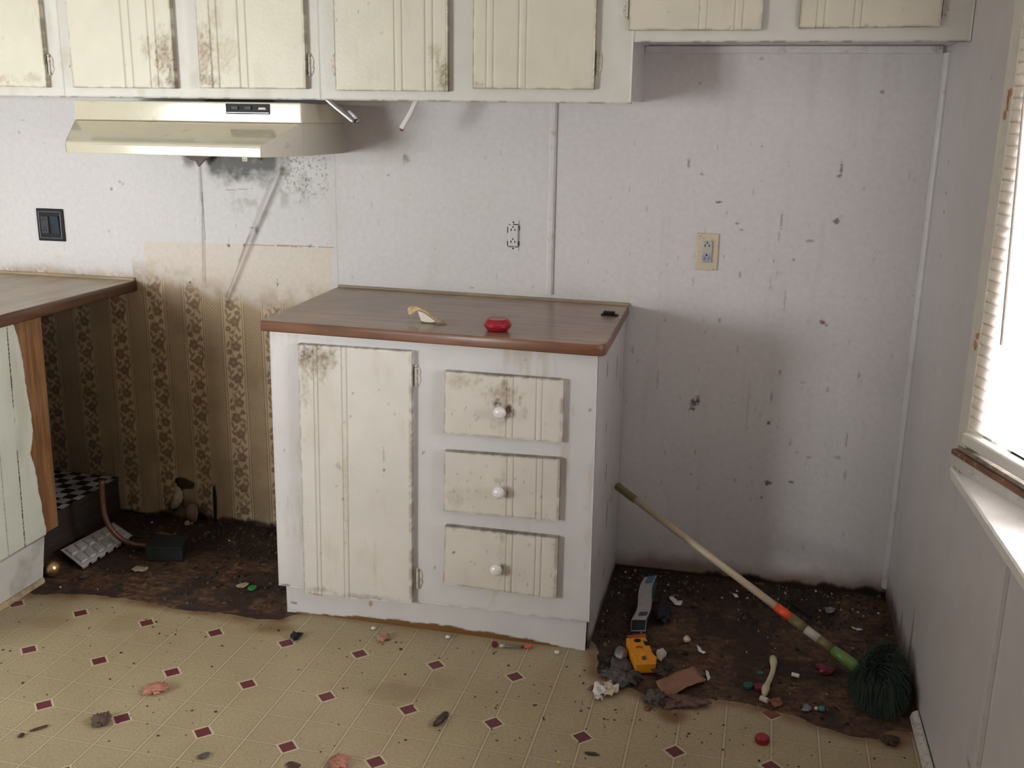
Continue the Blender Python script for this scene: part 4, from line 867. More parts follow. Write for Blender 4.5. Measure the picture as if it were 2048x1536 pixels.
    # drawers
    for n, (tlp, trp, brp, blp, kn, sd) in enumerate([((889, 742), (1127, 760), (1124, 886), (887, 867), (1003, 821), 31), ((888, 902), (1120, 918), (1117, 1043), (887, 1023), (1001, 980), 32), ((890, 1052), (1116, 1076), (1112, 1198), (886, 1168), (996, 1134), 33)]):
        q = [db(*tlp), db(*trp), db(*brp), db(*blp)]; W, Hh = q[1][0]-q[0][0], q[0][2]-q[3][2]
        gs = [db(g, tlp[1])[0]-q[0][0] for g in (1016, 1029, 1076, 1088)]
        k = db(*kn); ka, kb = k[0]-q[0][0], k[2]-q[3][2]
        sp = [(W/2, Hh, W*.55, .006, .8, (.16, .11, .06)), (ka+.012, kb+.03, .010, .10, .35, (.4, .3, .18)), (W*.5, 0, W*.5, .004, .5, GRIME)]
        if n == 0: sp += [(ka-.012, kb+.020, .014, .024, 1.0, (.05, .02, .012)), (ka+.022, kb+.003, .014, .030, 1.0, (.10, .05, .025)), (ka+.012, kb-.02, .008, .02, .7, (.12, .06, .03)), (ka, kb+.045, .07, .035, .6, (.26, .19, .10)), (.05, Hh-.025, .06, .03, .5, (.32, .26, .13)), (ka+.055, kb+.03, .004, .02, .7, DARK), (ka+.07, kb, .01, .03, .3, GRIME), (ka+.01, kb+.075, .012, .03, .6, GRIME), (ka, kb-.04, .03, .03, .35, GRIME)]
        if n == 1: sp += [(ka-.004, kb+.022, .015, .012, .5, GRIME), (ka+.02, kb-.01, .008, .016, .7, (.15, .09, .05)), (.04, Hh-.065, .004, .004, .9, DARK), (.07, Hh-.083, .004, .004, .7, DARK), (.04, .05, .05, .04, .3, GRIME)]
        if n == 2: sp += [(ka+.018, kb, .004, .05, .75, (.15, .08, .04)), (.03, kb+.03, .006, .006, .9, (.07, .04, .02)), (ka+.015, Hh-.02, .012, .02, .6, GRIME)]
        d = slab('drawer_front', q, (0, .019, 0), doorpaint(sd, W, Hh, sp, base_=np.array((.61, .57, .52)), grooves=gs, specks=22), M['paint'], c, grooves=gs)
        MB().lathe([(.0075, 0), (.0065, .004), (.006, .009), (.010, .012), (.0165, .017), (.0178, .022), (.0165, .028), (.011, .0325), (.004, .0345), (.0005, .035)], (k[0], YBD, k[2]), (0, -1, 0), n=32).build('knob', M['knob'], d, smooth=True)
base_cabinet()

# worktop of the middle cabinet
def rounded(pts, idx, r, n=6):
    out = []
    for i, p in enumerate(pts):
        if i not in idx: out.append(tuple(p)); continue
        a, b, p = Vector(pts[i-1]), Vector(pts[(i+1) % len(pts)]), Vector(p); u = (a-p).normalized(); v = (b-p).normalized(); s, e = p+u*r, p+v*r
        for k in range(n+1):
            t = k/n; out.append(tuple((1-t)**2*s+2*t*(1-t)*p+t*t*e))
    return out
def worktop(name, label, cor, z_of, th, ridx, mat_top, mat_edge, grp):
    """cor: outline in (x, y) with per-corner height function"""
    ce = np.mean(np.array(cor), 0); t = thing(name, label, 'worktop', (ce[0], ce[1], z_of(*ce)-th))
    pl = rounded([Vector(p) for p in cor], ridx, .035); n = len(pl)
    inner = [(ce[0]+(p[0]-ce[0])*.996, ce[1]+(p[1]-ce[1])*.994) for p in pl]
    top = [(x, y, z_of(x, y)) for x, y in inner]; bot = [(x, y, z_of(x, y)-th+.006) for x, y in inner]
    MB().add(top+bot, [tuple(range(n)), tuple(range(n, 2*n))[::-1]]+[(i, (i+1) % n, n+(i+1) % n, n+i) for i in range(n)]).build('laminate_top', mat_top, t)
    # edge band with eased profile
    rings = [(.996, -.0004), (1.0005, -.0035), (1.003, -.012), (1.003, -th+.004), (1.0, -th), (.985, -th), (.985, -th+.003)]
    vs = []
    for s, dz in rings:
        vs += [(ce[0]+(x-ce[0])*s, ce[1]+(y-ce[1])*(s if s > .99 else .985), z_of(x, y)+dz) for x, y in pl]
    fs = [(k*n+i, k*n+(i+1) % n, (k+1)*n+(i+1) % n, (k+1)*n+i) for k in range(len(rings)-1) for i in range(n)]
    e = MB().add(vs, fs).build('edge_band', mat_edge, t, smooth=True); e['label'] = 'red-brown edge band' if grp == 'm' else 'dark brown edge band'
    return t
tm = worktop('worktop', 'brown wood-grain laminate worktop on the base cabinet, red tin on it', [(BLc[0], BLc[1]), (FL[0]-.004, -.640), (FR[0]+.002, -.650), (BRc[0], BRc[1])], zmid, .031, (2,), M['laminate'], M['edge'], 'm')
MB().hexa([(-.004, -.012, zmid(0, 0)), (.996, -.012, zmid(1, 0)), (.996, -.001, zmid(1, 0)), (-.004, -.001, zmid(0, 0)), (-.004, -.012, zmid(0, 0)+.008), (.996, -.012, zmid(1, 0)+.008), (.996, -.001, zmid(1, 0)+.008), (-.004, -.001, zmid(0, 0)+.008)]).build('wall_strip', M['strip'], tm, bevel=.001)

# ------------------------------------------------------------------ left worktop and cabinet
XE = -.788; PY = -1.32
lz = .905
def zleft(x, y): return .905+.0*y
tl_ = worktop('worktop', 'pale worn laminate worktop at the left edge below the black outlet', [(-1.80, -.004), (-1.80, PY), (XE-.0, PY), (XE, -.004)], zleft, .038, (), M['laminate2'], M['edge2'], 'l')
MB().box(-1.80, XE-.004, -.012, -.001, lz, lz+.010).build('wall_strip', M['strip'], tl_, bevel=.001)
def left_cabinet():
    xp = -.815
    c = thing('base_cabinet', 'peeling white cabinet at the left with bare oak strip and open back', 'cabinet', (-1.3, -.7, 0))
    S = lambda u, v: at(0, xp, u, v)
    yb_, ye = -.60, PY+.03
    def pan(a, b, P):
        k = np.ones(a.shape+(3,))*np.array((.62, .65, .56))*(.94+.1*fbm(a, b, 5, 3))[..., None]
        k = mix(k, (.40, .38, .28), .4*ss(.5, .8, fbm(a*4, b, 4, 5)))
        for y in (S(10, 650)[1], S(50, 1090)[1]):
            pass
        p0, p1 = S(14, 660), S(50, 1088); ln = p0[1]+(P[..., 2]-p0[2])/(p1[2]-p0[2])*(p1[1]-p0[1])
        k = mix(k, (.03, .025, .02), .95*(np.abs(P[..., 1]-ln) < .0020)*(P[..., 2] > .15)*ss(.25, .45, fbm(a*0, b, 14, 3)))
        l2 = ln-.075; k = mix(k, (.12, .10, .07), .6*(np.abs(P[..., 1]-l2) < .0018)*(P[..., 2] > .15))
        k = mix(k, (.10, .09, .07), .7*(np.abs(P[..., 2]-.148) < .0016)*(P[..., 1] > -.73))
        # bare oak where the paint has come away
        return k
    # painted end panel, ragged back edge
    zs = np.linspace(.149, .866, 200); ed = [S(25, 645), S(40, 690), S(52, 760), S(66, 860), S(62, 905), S(72, 950), S(92, 1060)]
    zz = np.array([p[2] for p in ed])[::-1]; yy = np.array([p[1] for p in ed])[::-1]
    rag = np.interp(zs, zz, yy)+.006*(fbm(zs, zs*0, 30, 3)-.5)*2
    V = []; nC = 260
    for z, r in zip(zs, rag):
        V.append(np.stack([np.full(nC, xp), np.linspace(ye, r, nC), np.full(nC, z)], 1))
    V = np.array(V).transpose(1, 0, 2); P = V.copy(); a, b = V[..., 1]+2, V[..., 2]; col = pan(a, b, P).reshape(-1, 3); F = V.reshape(-1, 3)
    Bk = F+np.array([-.004, 0, 0]); nv = len(zs); q = grid_faces(nC, nv, 0); m = len(F)
    ring = [i*nv for i in range(nC)]+[(nC-1)*nv+j for j in range(1, nv)]+[i*nv+nv-1 for i in range(nC-2, -1, -1)]+[j for j in range(nv-2, 0, -1)]
    sk = np.array([[ring[i], m+ring[i], m+ring[(i+1) % len(ring)], ring[(i+1) % len(ring)]] for i in range(len(ring))])
    o = fast_mesh('end_panel', np.concatenate([F, Bk]), np.concatenate([q, q[:, ::-1]+m, sk]), M['paint'], c, smooth=False); setcol(o.data, np.concatenate([col, col*.8]))
    o['label'] = 'white painted end panel with dark plank seams'
    # oak stile the paint peeled from
    bt, bb_ = S(85, 640), S(120, 1055)
    y_t, y_b = bt[1], bb_[1]
    MB().hexa([(xp-.022, -.70, .150), (xp-.005, -.70, .150), (xp-.005, y_b, .152), (xp-.022, y_b, .152), (xp-.022, -.70, .867), (xp-.005, -.70, .867), (xp-.005, y_t, .867), (xp-.022, y_t, .867)]).build('oak_stile', M['oak'], c, bevel=.001)['label'] = 'bare orange oak stile'
    # foot board down to the floor, ends short of the opening
    def ft(a, b, P):
        k = np.ones(a.shape+(3,))*np.array((.58, .58, .53))*(.92+.12*fbm(a, b, 7, 3))[..., None]; k = mix(k, (.2, .19, .15), .5*ss(.55, .75, fbm(a, b, 9, 5)))
        return k
    y1 = S(85, 1150)[1]
    slab('foot_board', [(xp, ye, .148), (xp, S(90, 1076)[1], .148), (xp, y1-.0, .0), (xp, ye, .0)], (-.012, 0, 0), ft, M['paint'], c, step=.008)
    MB().hexa([(xp-.003+.001, ye, .0), (xp+.012, ye, .0), (xp+.012, y1-.004, .0), (xp+.001, y1-.004, .0), (xp+.001, ye, .016), (xp+.008, ye, .016), (xp+.008, y1-.004, .016), (xp+.001, y1-.004, .016)]).build('shoe_strip', M['chipwood'], c, bevel=.001)
    # carcass: bottom shelf with check lining, kick board behind it, far boards
    KZ = at(0, -.925, 118, 1020)[2]
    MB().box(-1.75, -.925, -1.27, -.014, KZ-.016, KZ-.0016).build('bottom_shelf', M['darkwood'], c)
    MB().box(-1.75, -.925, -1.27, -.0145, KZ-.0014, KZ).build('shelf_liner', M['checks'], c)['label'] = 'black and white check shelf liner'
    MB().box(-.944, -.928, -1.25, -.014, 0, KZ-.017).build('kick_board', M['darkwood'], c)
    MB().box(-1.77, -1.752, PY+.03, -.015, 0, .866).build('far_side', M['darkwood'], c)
    MB().box(-1.752, xp-.006, PY+.03, PY+.045, 0, .866).build('front_boards', M['white'], c)
M['chipwood'] = pm('worn_white_strip', (.42, .33, .20), .6, var=.3, vs=20, bump=.3, dirt=.5, ds=60, dcol=(.10, .06, .04))
left_cabinet()

# ------------------------------------------------------------------ things on the worktop
def on_top(u, v):
    z = .92
    for _ in range(6):
        p = at(2, z, u, v); z = zmid(p[0], p[1])
    return at(2, z, u, v)
def tin():
    p = on_top(989, 666); p[1] += .034; z = zmid(p[0], p[1])
    t = thing('round_tin', 'round glossy red tin with bulging sides on the middle worktop', 'tin', (p[0], p[1], z))
    prof = [(.022, .0), (.027, .001), (.034, .008), (.0385, .0155), (.0392, .018)]
    MB().lathe(prof+[(.0375, .0182)], (p[0], p[1], z), n=48).build('base', M['red'], t, smooth=True)
    MB().lathe([(.0375, .0182), (.0392, .0184), (.0385, .021), (.034, .028), (.029, .0335), (.027, .0345), (.026, .0335)], (p[0], p[1], z), n=48).build('lid', M['red'], t, smooth=True)
    MB().lathe([(.0260, .0325), (.0260, .0338)], (p[0], p[1], z), n=48).build('lid_top', M['redtop'], t)['label'] = 'faded pinkish lid top'
tin()
def shell():
    y0 = on_top(850, 645)[1]; W_ = lambda u, v, dy=0: tuple(at(1, y0+dy, u, v))
    zb = zmid(.45, y0)+.0006
    t = thing('shell_fragment', 'curved tan and white shell-like fragment on the middle worktop', 'shell', (at(1, y0, 850, 640)[0], y0, zb))
    top = [(814, 617), (818, 611), (826, 609), (836, 611), (848, 617), (860, 626), (874, 637), (886, 643), (894, 646)]
    frt = [(817, 629), (822, 632), (828, 624), (835, 619), (847, 624), (858, 632), (872, 641), (884, 646), (893, 648)]
    bk = [(816, 624), (822, 620), (830, 618), (840, 620), (850, 626), (862, 633), (876, 641), (886, 645), (894, 646)]
    vs = []; n = len(top)
    for k in range(n):
        tp, f, b = W_(*top[k]), W_(*frt[k], -.012+.008*k/n), W_(*bk[k], .030-.022*k/n)
        for a, c_, m_ in ((f, tp, 0), (f, tp, .5)): vs.append(tuple(np.array(a)*(1-m_)+np.array(c_)*m_+(np.array((0, -.003, .001)) if m_ else 0)))
        vs.append(tp); vs.append(tuple((np.array(tp)+np.array(b))/2+np.array((0, .002, .004)))); vs.append(b)
    fs = [(k*5+j, k*5+j+1, k*5+6+j, k*5+5+j) for k in range(n-1) for j in range(4)]
    vs = [(x, y, max(z, zb+.001)) for x, y, z in vs]
    o = MB().add(vs, fs).build('crust', M['shelltan'], t, smooth=True); m_ = o.modifiers.new('thickness', 'SOLIDIFY'); m_.thickness = .0035; m_.offset = -1
    m_ = o.modifiers.new('subdivision', 'SUBSURF'); m_.levels = m_.render_levels = 2
    body = [(835, 621), (847, 625), (858, 633), (872, 643), (864, 646), (850, 645), (842, 642), (839, 632)]
    P = [W_(u, v, -.008) for u, v in body]; Q = [W_(u, v, .014) for u, v in body]; P = [(x, y, max(z, zb+.0006)) for x, y, z in P]; Q = [(x, y, max(z-.003, zb+.0006)) for x, y, z in Q]; m = len(P)
    MB().add(P+Q, [tuple(range(m)), tuple(range(m, 2*m))[::-1]]+[(i, (i+1) % m, m+(i+1) % m, m+i) for i in range(m)]).build('white_inside', M['shellwhite'], t, bevel=.002)['label'] = 'smooth white inner layer'
shell()
def clip():
    p = on_top(1218, 631); z = zmid(p[0], p[1])+.0008
    t = thing('plastic_clip', 'small black plastic clip at the back right corner of the worktop', 'clip', (p[0], p[1], z))
    MB().prism([(p[0]-.024, p[1]-.010), (p[0]+.026, p[1]-.012), (p[0]+.030, p[1]+.004), (p[0]+.014, p[1]+.016), (p[0]-.022, p[1]+.012)], z, z+.004, 2).build('base', M['black'], t, bevel=.001)
    b = MB().box(p[0]-.018, p[0]+.018, p[1]-.008, p[1]+.010, z+.004, z+.013).build('cap', M['darkgrey'], t, bevel=.003)
    for k in range(4): MB().box(p[0]-.014+k*.008, p[0]-.010+k*.008, p[1]-.0095, p[1]-.0078, z+.005, z+.012).build('rib', M['black'], b)
clip()

# ------------------------------------------------------------------ broom
def broom():
    TOP = np.array(at(1, -.155, 1233, 971)); TOP[0] = max(TOP[0], .9975+.0); E = at(1, -.60, 1722, 1342)
    L = np.linalg.norm(E-TOP); d = (E-TOP)/L
    b = thing('broom', 'broom with cream pole and green bristles leaning across the alcove', 'broom', (E[0]+.05, E[1], 0))
    def pt(u, v):   # point on the pole nearest that sight line
        r = at(1, 0, u, v)-CP; r = r/np.linalg.norm(r); w0 = TOP-CP; bb_ = d@r; return TOP+d*((bb_*(r@w0)-d@w0)/(1-bb_*bb_))
    s = lambda u, v: float((pt(u, v)-TOP)@d)
    m = [0, s(1270, 1000), s(1552, 1215), s(1582, 1236), s(1612, 1258), s(1632, 1273), s(1652, 1290), L]
    P = lambda t: tuple(TOP+d*t)
    MB().tube([P(.0), P(.003), P(m[1])], [.010, .0125, .0125], 20).build('end_grip', M['grip'], b, smooth=False)['label'] = 'olive rubber end grip'
    MB().tube([P(m[1]), P(m[2])], [.0108, .0112], 24).build('pole', M['pole'], b, smooth=True)['label'] = 'cream metal pole'
    MB().tube([P(m[2]), P(m[3])], .0132, 24).build('orange_band', M['orange'], b, smooth=True)
    MB().tube([P(m[3]), P(m[4])], .0140, 24).build('sleeve', M['grip'], b, smooth=True)
    MB().tube([P(m[4]), P(m[5]+.01)], .0128, 24).build('pale_sleeve', M['label'], b, smooth=True)
    MB().tube([P(m[5]+.01), P(m[6]+.02)], [.0125, .0135], 24).build('sleeve', M['grip'], b, smooth=True)
    MB().tube([P(m[6]+.02), P(m[6]+.06), P(L+.03)], [.0130, .0165, .0175], 24).build('green_ferrule', M['ferrule'], b, smooth=True)
    # angled brush block and bristle fan pressed into the wall and floor
    side = np.cross(d, (0, 0, 1)); side /= np.linalg.norm(side)
    c0 = E+d*.02; r_ = np.random.RandomState(11)
    mb = MB(); vs = []; fs = []
    A0 = np.array(at(2, .16, 1775, 1290)); tips = []
    floor_ok = .003
    def strand(p0, p1, p2, r0):
        pts = [p0, p1, p2]; n0 = len(vs)
        for k, (p, rr) in enumerate(zip(pts, (r0, r0*.9, r0*.4))):
            for a in range(3): vs.append((p[0]+rr*math.cos(a*2.1), p[1]+rr*math.sin(a*2.1)*.7, p[2]+rr*.6*math.sin(a*2.1+1)))
        for k in range(2):
            for a in range(3): fs.append((n0+k*3+a, n0+k*3+(a+1) % 3, n0+k*3+3+(a+1) % 3, n0+k*3+3+a))
    # bristles splay from the end of the ferrule over the floor and up against the wall
    h0 = at(1, -.60, 1728, 1338); h1 = at(1, -.57, 1792, 1325)
    out = [(1692, 1352), (1694, 1385), (1712, 1418), (1745, 1436), (1790, 1443), (1818, 1420), (1824, 1380), (1825, 1345), (1808, 1310), (1788, 1290), (1768, 1278), (1748, 1292), (1738, 1318)]
    cu, cv = 1762, 1362
    def clampp(q):
        q = np.array(q, float); q[0] = min(q[0], XW-.006-r_.rand()*.008); q[2] = max(q[2], .003+r_.rand()*.004); return q
    for i in range(6500):
        t = r_.rand(); root = h0*(1-t)+h1*t+r_.normal(0, .010, 3)
        k = r_.uniform(0, len(out)); a, b_ = out[int(k)], out[(int(k)+1) % len(out)]; f = k-int(k); rad = r_.uniform(.35, 1.02)**.6
        u, v = a[0]*(1-f)+b_[0]*f, a[1]*(1-f)+b_[1]*f; u, v = cu+(u-cu)*rad, cv+(v-cv)*rad
        fr = (v-1280)/160.; yy = -.53-.17*fr+r_.normal(0, .022)
        tip = at(1, yy, u, v)
        if tip[2] < .004: tip = at(2, .004+r_.rand()*.006, u, v)
        mid = root*.45+tip*.55+np.array((0, 0, .014))+r_.normal(0, .005, 3)
        strand(clampp(root), clampp(mid), clampp(tip), r_.uniform(.0007, .0012))
    mb.add(vs, fs).build('bristles', M['bristle'], b)['label'] = 'splayed dark green bristles'
    MB().tube([tuple(h0+np.array((-.02, .012, 0))), tuple((h0+h1)/2), tuple(h1)], [.014, .022, .016], 12).build('brush_block', M['bristle'], b, smooth=True)
broom()

# ------------------------------------------------------------------ things on the bare floor, left
fl = lambda u, v: at(2, 0.0, u, v)
def ball():
    r = .0265; p = at(2, r, 104, 1137)
    t = thing('gold_ball', 'tarnished gold ball ornament beside the corner of the left cabinet', 'ball', (p[0], p[1], 0))
    MB().lathe([(r*math.sin(a), r-r*math.cos(a)) for a in np.linspace(.02, math.pi-.02, 28)], (p[0], p[1], .0005), n=40).build('ball_body', M['gold'], t, smooth=True)
    q = np.array(p)+np.array((-.022, -.012, .010))
    MB().lathe([(.0055, -.003), (.0055, .003), (.004, .005), (.001, .006)], q, (-.8, -.45, .35), n=16).build('cap', M['gold'], t, smooth=True)
ball()
def tray():
    a, b, c_, d_ = [np.array(fl(*q)) for q in ((122, 1112), (165, 1146), (266, 1082), (228, 1056))]
    cen = (a+b+c_+d_)/4; t = thing('ice_cube_tray', 'milky plastic ice cube tray lying upside down by the left cabinet', 'tray', (cen[0], cen[1], 0))
    h = .026; T = [np.array(p) for p in (a, b, c_, d_)]
    def Q(u, v, z): p = (T[0]*(1-u)+T[3]*u)*(1-v)+(T[1]*(1-u)+T[2]*u)*v; return (p[0], p[1], z)
    mb = MB(); mb.hexa([Q(0, 0, .020), Q(1, 0, .020), Q(1, 1, .020), Q(0, 1, .020), Q(0, 0, .023), Q(1, 0, .023), Q(1, 1, .023), Q(0, 1, .023)]); mb.build('tray_deck', M['tray'], t, bevel=.002)
    for i in range(6):
        for j in range(2):
            u0, u1 = .03+i*.16, .03+i*.16+.14; v0, v1 = .05+j*.47, .05+j*.47+.43; s = .02
            MB().hexa([Q(u0+s, v0+s*2, .001), Q(u1-s, v0+s*2, .001), Q(u1-s, v1-s*2, .001), Q(u0+s, v1-s*2, .001), Q(u0, v0, .0198), Q(u1, v0, .0198), Q(u1, v1, .0198), Q(u0, v1, .0198)]).build('cube_cup', M['tray'], t, bevel=.003)
    for i in range(6):
        for j in range(2):
            u0, u1 = .045+i*.16, .045+i*.16+.115; v0, v1 = .10+j*.45, .10+j*.45+.34
            MB().hexa([Q(u0, v0, .0231), Q(u1, v0, .0231), Q(u1, v1, .0231), Q(u0, v1, .0231), Q(u0+.015, v0+.03, .0275), Q(u1-.015, v0+.03, .0275), Q(u1-.015, v1-.03, .0275), Q(u0+.015, v1-.03, .0275)]).build('cube_bump', M['tray'], t, bevel=.002)
tray()
def pipe():
    g = lambda y, u, v: np.array(at(1, y, u, v))
    top = g(-.21, 205, 965); p = [g(-.37, 205, 975), g(-.37, 206, 1010), g(-.37, 211, 1045), g(-.365, 224, 1072), g(-.35, 245, 1092), g(-.32, 270, 1102)]
    e = g(-.30, 296, 1105); p.append(e)
    low = min(q[2] for q in p); sh = max(0, .014-low)
    p = [q+np.array((0, 0, sh if k > 3 else sh)) for k, q in enumerate(p)]
    t = thing('copper_pipe', 'bent dull copper pipe rising beside the left cabinet, end in the black box', 'pipe', tuple(p[-1]))
    # smooth it
    P = [];
    for i in range(len(p)-1):
        p0, p1, p2, p3 = p[max(i-1, 0)], p[i], p[i+1], p[min(i+2, len(p)-1)]
        for k in range(6):
            s = k/6; P.append(.5*((2*p1)+(-p0+p2)*s+(2*p0-5*p1+4*p2-p3)*s*s+(-p0+3*p1-3*p2+p3)*s**3))
    P.append(p[-1]); MB().tube(P, .0095, 16).build('tube', M['copper'], t, smooth=True)
    MB().lathe([(.0095, -.004), (.0115, -.003), (.0115, .003), (.0095, .004)], P[-2], tuple(P[-1]-P[-3]), n=16).build('flare_collar', M['copper'], t, smooth=True)
pipe()
def blackbox():
    a, b, c_, d_ = [np.array(fl(*q)) for q in ((292, 1122), (366, 1122), (376, 1100), (312, 1092))]
    h = .042; t = thing('black_box', 'small matt black box on the rotten floor left of the base cabinet', 'box', tuple((a+b+c_+d_)/4))
    mb = MB(); mb.hexa([tuple(q+np.array((0, 0, .0005))) for q in (a, b, c_, d_)]+[tuple(q*1+np.array((0, .004, h))) for q in (a, b, c_, d_)]); mb.build('case', M['matblack'], t, bevel=.003)
    mb = MB(); mb.hexa([tuple(q+np.array((0, .002, h+.0002))) for q in (a, b, c_, d_)]+[tuple(q+np.array((0, .004, h+.006))) for q in (a, b, c_, d_)]); mb.build('lid', M['matblack'], t, bevel=.002)
M['matblack'] = pm('matt_black', (.008, .011, .012), .8, var=.3, bump=.2)
blackbox()

# generic little bits -------------------------------------------------
def blob(name, label, cat, uv, size, mat, seed=0, rough=.35, group=None, rot=0, lift=0):
    bm = bmesh.new(); rag = mat in ('ash', 'crumb', 'claydark', 'fuzz', 'black2', 'brown', 'matblack', 'pinkpaper', 'palepink'); bmesh.ops.create_icosphere(bm, subdivisions=4 if rag else 3, radius=.5); p = fl(*uv); cs, sn = math.cos(rot), math.sin(rot)
    me_v = []; 
    for v in bm.verts:
        k = 1+rough*mnoise.noise(v.co*2.2+Vector((seed*3.1, seed, 0)))+rough*.5*mnoise.noise(v.co*6+Vector((0, seed*2.3, 1)))+(.7*rough*mnoise.noise(v.co*15+Vector((seed, 0, 4)))+.5*rough*mnoise.noise(v.co*33) if rag else 0); q = v.co*k
        x, y, z = q.x*size[0], q.y*size[1], q.z*size[2]; me_v.append((x*cs-y*sn+p[0], x*sn+y*cs+p[1], z))
    zmin = min(v[2] for v in me_v); f = [tuple(v.index for v in g.verts) for g in bm.faces]; bm.free()
    mb = MB(); mb.add([(x, y, max(z-zmin-size[2]*.08, 0)+.0006+lift) for x, y, z in me_v], f)
    return solo(mb, name, M[mat], label, cat, group, smooth=True)
def scrap(name, label, cat, uvs, mat, seed=0, crumple=.006, th=.0008, group=None, base_z=.001, lift=None):
    """thin crumpled sheet whose outline is laid out on the floor"""
    pts = np.array([fl(*q)[:2] for q in uvs]); lo, hi = pts.min(0), pts.max(0); n = 16
    gx, gy = np.meshgrid(np.linspace(lo[0], hi[0], n), np.linspace(lo[1], hi[1], n), indexing='ij')
    cen = pts.mean(0); vs = []; fs = []
    # radial grid so that the outline is kept
    K = 28; per = np.concatenate([pts, pts[:1]]); seg = np.hypot(*np.diff(per, axis=0).T); cum = np.concatenate([[0], np.cumsum(seg)]); tt = np.linspace(0, cum[-1], K, endpoint=False)
    ring = np.stack([np.interp(tt, cum, per[:, 0]), np.interp(tt, cum, per[:, 1])], 1); R = 6
    def zf(x, y, r): return base_z+crumple*(.5+.8*mnoise.noise(Vector((x*70, y*70, seed*1.7))))+crumple*.5*abs(mnoise.noise(Vector((x*160, y*160, seed))))
    vs.append((cen[0], cen[1], zf(cen[0], cen[1], 0)))
    for r in range(1, R+1):
        for k in range(K):
            q = cen+(ring[k]-cen)*(r/R)*(1+.05*mnoise.noise(Vector((k*1.3, r, seed)))); z = max(zf(q[0], q[1], r/R), base_z)
            if lift is not None: z += lift(q[0], q[1])
            vs.append((q[0], q[1], z))
    for k in range(K): fs.append((0, 1+k, 1+(k+1) % K))
    for r in range(R-1):
        for k in range(K): a = 1+r*K+k; b = 1+r*K+(k+1) % K; fs.append((a, a+K, b+K, b))
    m = len(vs); vs2 = [(x, y, z+th) for x, y, z in vs]; fs2 = [tuple(i+m for i in f) for f in fs]
    o0 = 1+(R-1)*K; sk = [(o0+k, o0+(k+1) % K, m+o0+(k+1) % K, m+o0+k) for k in range(K)]
    mb = MB(); mb.add(vs+vs2, [f[::-1] for f in fs]+fs2+sk); return solo(mb, name, M[mat], label, cat, group, smooth=True)
def cap(name, label, uv, r, h, mat, tilt=(0, 0, 1), cat='bottle cap', ribs=True):
    p = fl(*uv); t = thing(name, label, cat, (p[0], p[1], 0))
    c = (p[0], p[1], .0006); MB().lathe([(r*.97, 0), (r, .001), (r, h*.8), (r*.94, h*.95), (r*.85, h), (r*.7, h*.98)], c, tilt, n=32).build('cap_body', M[mat], t, smooth=True)
    if ribs:
        mb = MB()
        for k in range(20):
            a = k/20*2*math.pi; mb.box(p[0]+r*math.cos(a)-.0006, p[0]+r*math.cos(a)+.0006, p[1]+r*math.sin(a)-.0006, p[1]+r*math.sin(a)+.0006, .0016, h*.75)
        mb.build('ribbing', M[mat], t)
    return t
cap('bottle_cap', 'flat bright green bottle cap on rotten floor left of base cabinet', (505, 1178), .0145, .007, 'green')
cap('bottle_cap', 'bright red bottle cap on the tiles in front of the stained alcove', (1524, 1484), .0165, .017, 'red')
scrap('paper_scrap', 'pale tan torn paper scrap in front of the black box', 'paper scrap', [(262, 1142), (272, 1133), (290, 1136), (298, 1138), (288, 1146), (270, 1145)], 'tanpaper', 1)
scrap('paper_scrap', 'small tan paper flake left of the green bottle cap', 'paper scrap', [(472, 1172), (490, 1166), (500, 1170), (486, 1178), (474, 1176)], 'tanpaper', 2, .003)
blob('copper_lump', 'dull reddish lump on the floor behind the black box', 'rubble', (330, 1080), (.075, .03, .03), 'clay', 3, .4)
blob('glass_chip', 'small glassy chip right of the gold ball ornament', 'chip', (166, 1156), (.03, .02, .009), 'darkglass', 4, .3)
blob('glass_chip', 'dark shiny chip midway between black box and green cap', 'chip', (393, 1156), (.022, .012, .006), 'darkglass', 5, .3)
blob('glass_chip', 'dark shiny bead on floor behind the green cap, left', 'chip', (434, 1138), (.014, .014, .010), 'darkglass', 6, .2)
blob('brass_bead', 'tiny brass bead below the gold ball ornament', 'bead', (121, 1177), (.009, .009, .009), 'gold', 7, .1)

# ------------------------------------------------------------------ torn wallpaper at the foot of the wall
def wallflap():
    c = at(1, -.02, 375, 1030); t = thing('torn_wallpaper', 'torn curling wallpaper scraps hanging off the wall low in the range gap', 'wallpaper', tuple(c))
    for k, (uv, mt, yy) in enumerate(((((352, 965), (364, 985), (368, 1005), (352, 1018), (335, 1022), (343, 995)), 'tanpaper', -.03), (((378, 1005), (396, 1012), (400, 1035), (388, 1050), (372, 1046), (366, 1022)), 'dullpaper', -.035), (((366, 1042), (382, 1038), (384, 1052), (372, 1060), (362, 1056)), 'tanpaper', -.05))):
        P = [at(1, yy, *q) for q in uv]; n = len(P); cen = np.mean(P, 0)+np.array((0, -.014, 0)); vs = [tuple(cen)]+[(p[0], p[1]+.012*math.sin(i*1.7+k), p[2]) for i, p in enumerate(P)]
        mids = [tuple((np.array(vs[0])+np.array(v))/2+np.array((0, -.004, 0))) for v in vs[1:]]; vs += mids
        fs = [(0, n+1+i, n+1+(i+1) % n) for i in range(n)]+[(n+1+i, 1+i, 1+(i+1) % n, n+1+(i+1) % n) for i in range(n)]
        o = MB().add(vs, fs).build('scrap', M[mt], t, smooth=True, sub=1); o.modifiers.new('thickness', 'SOLIDIFY').thickness = .001
M['dullpaper'] = pm('dull_pink_brown_paper', (.20, .13, .10), .85, var=.2, bump=.3, dirt=.3)
wallflap()

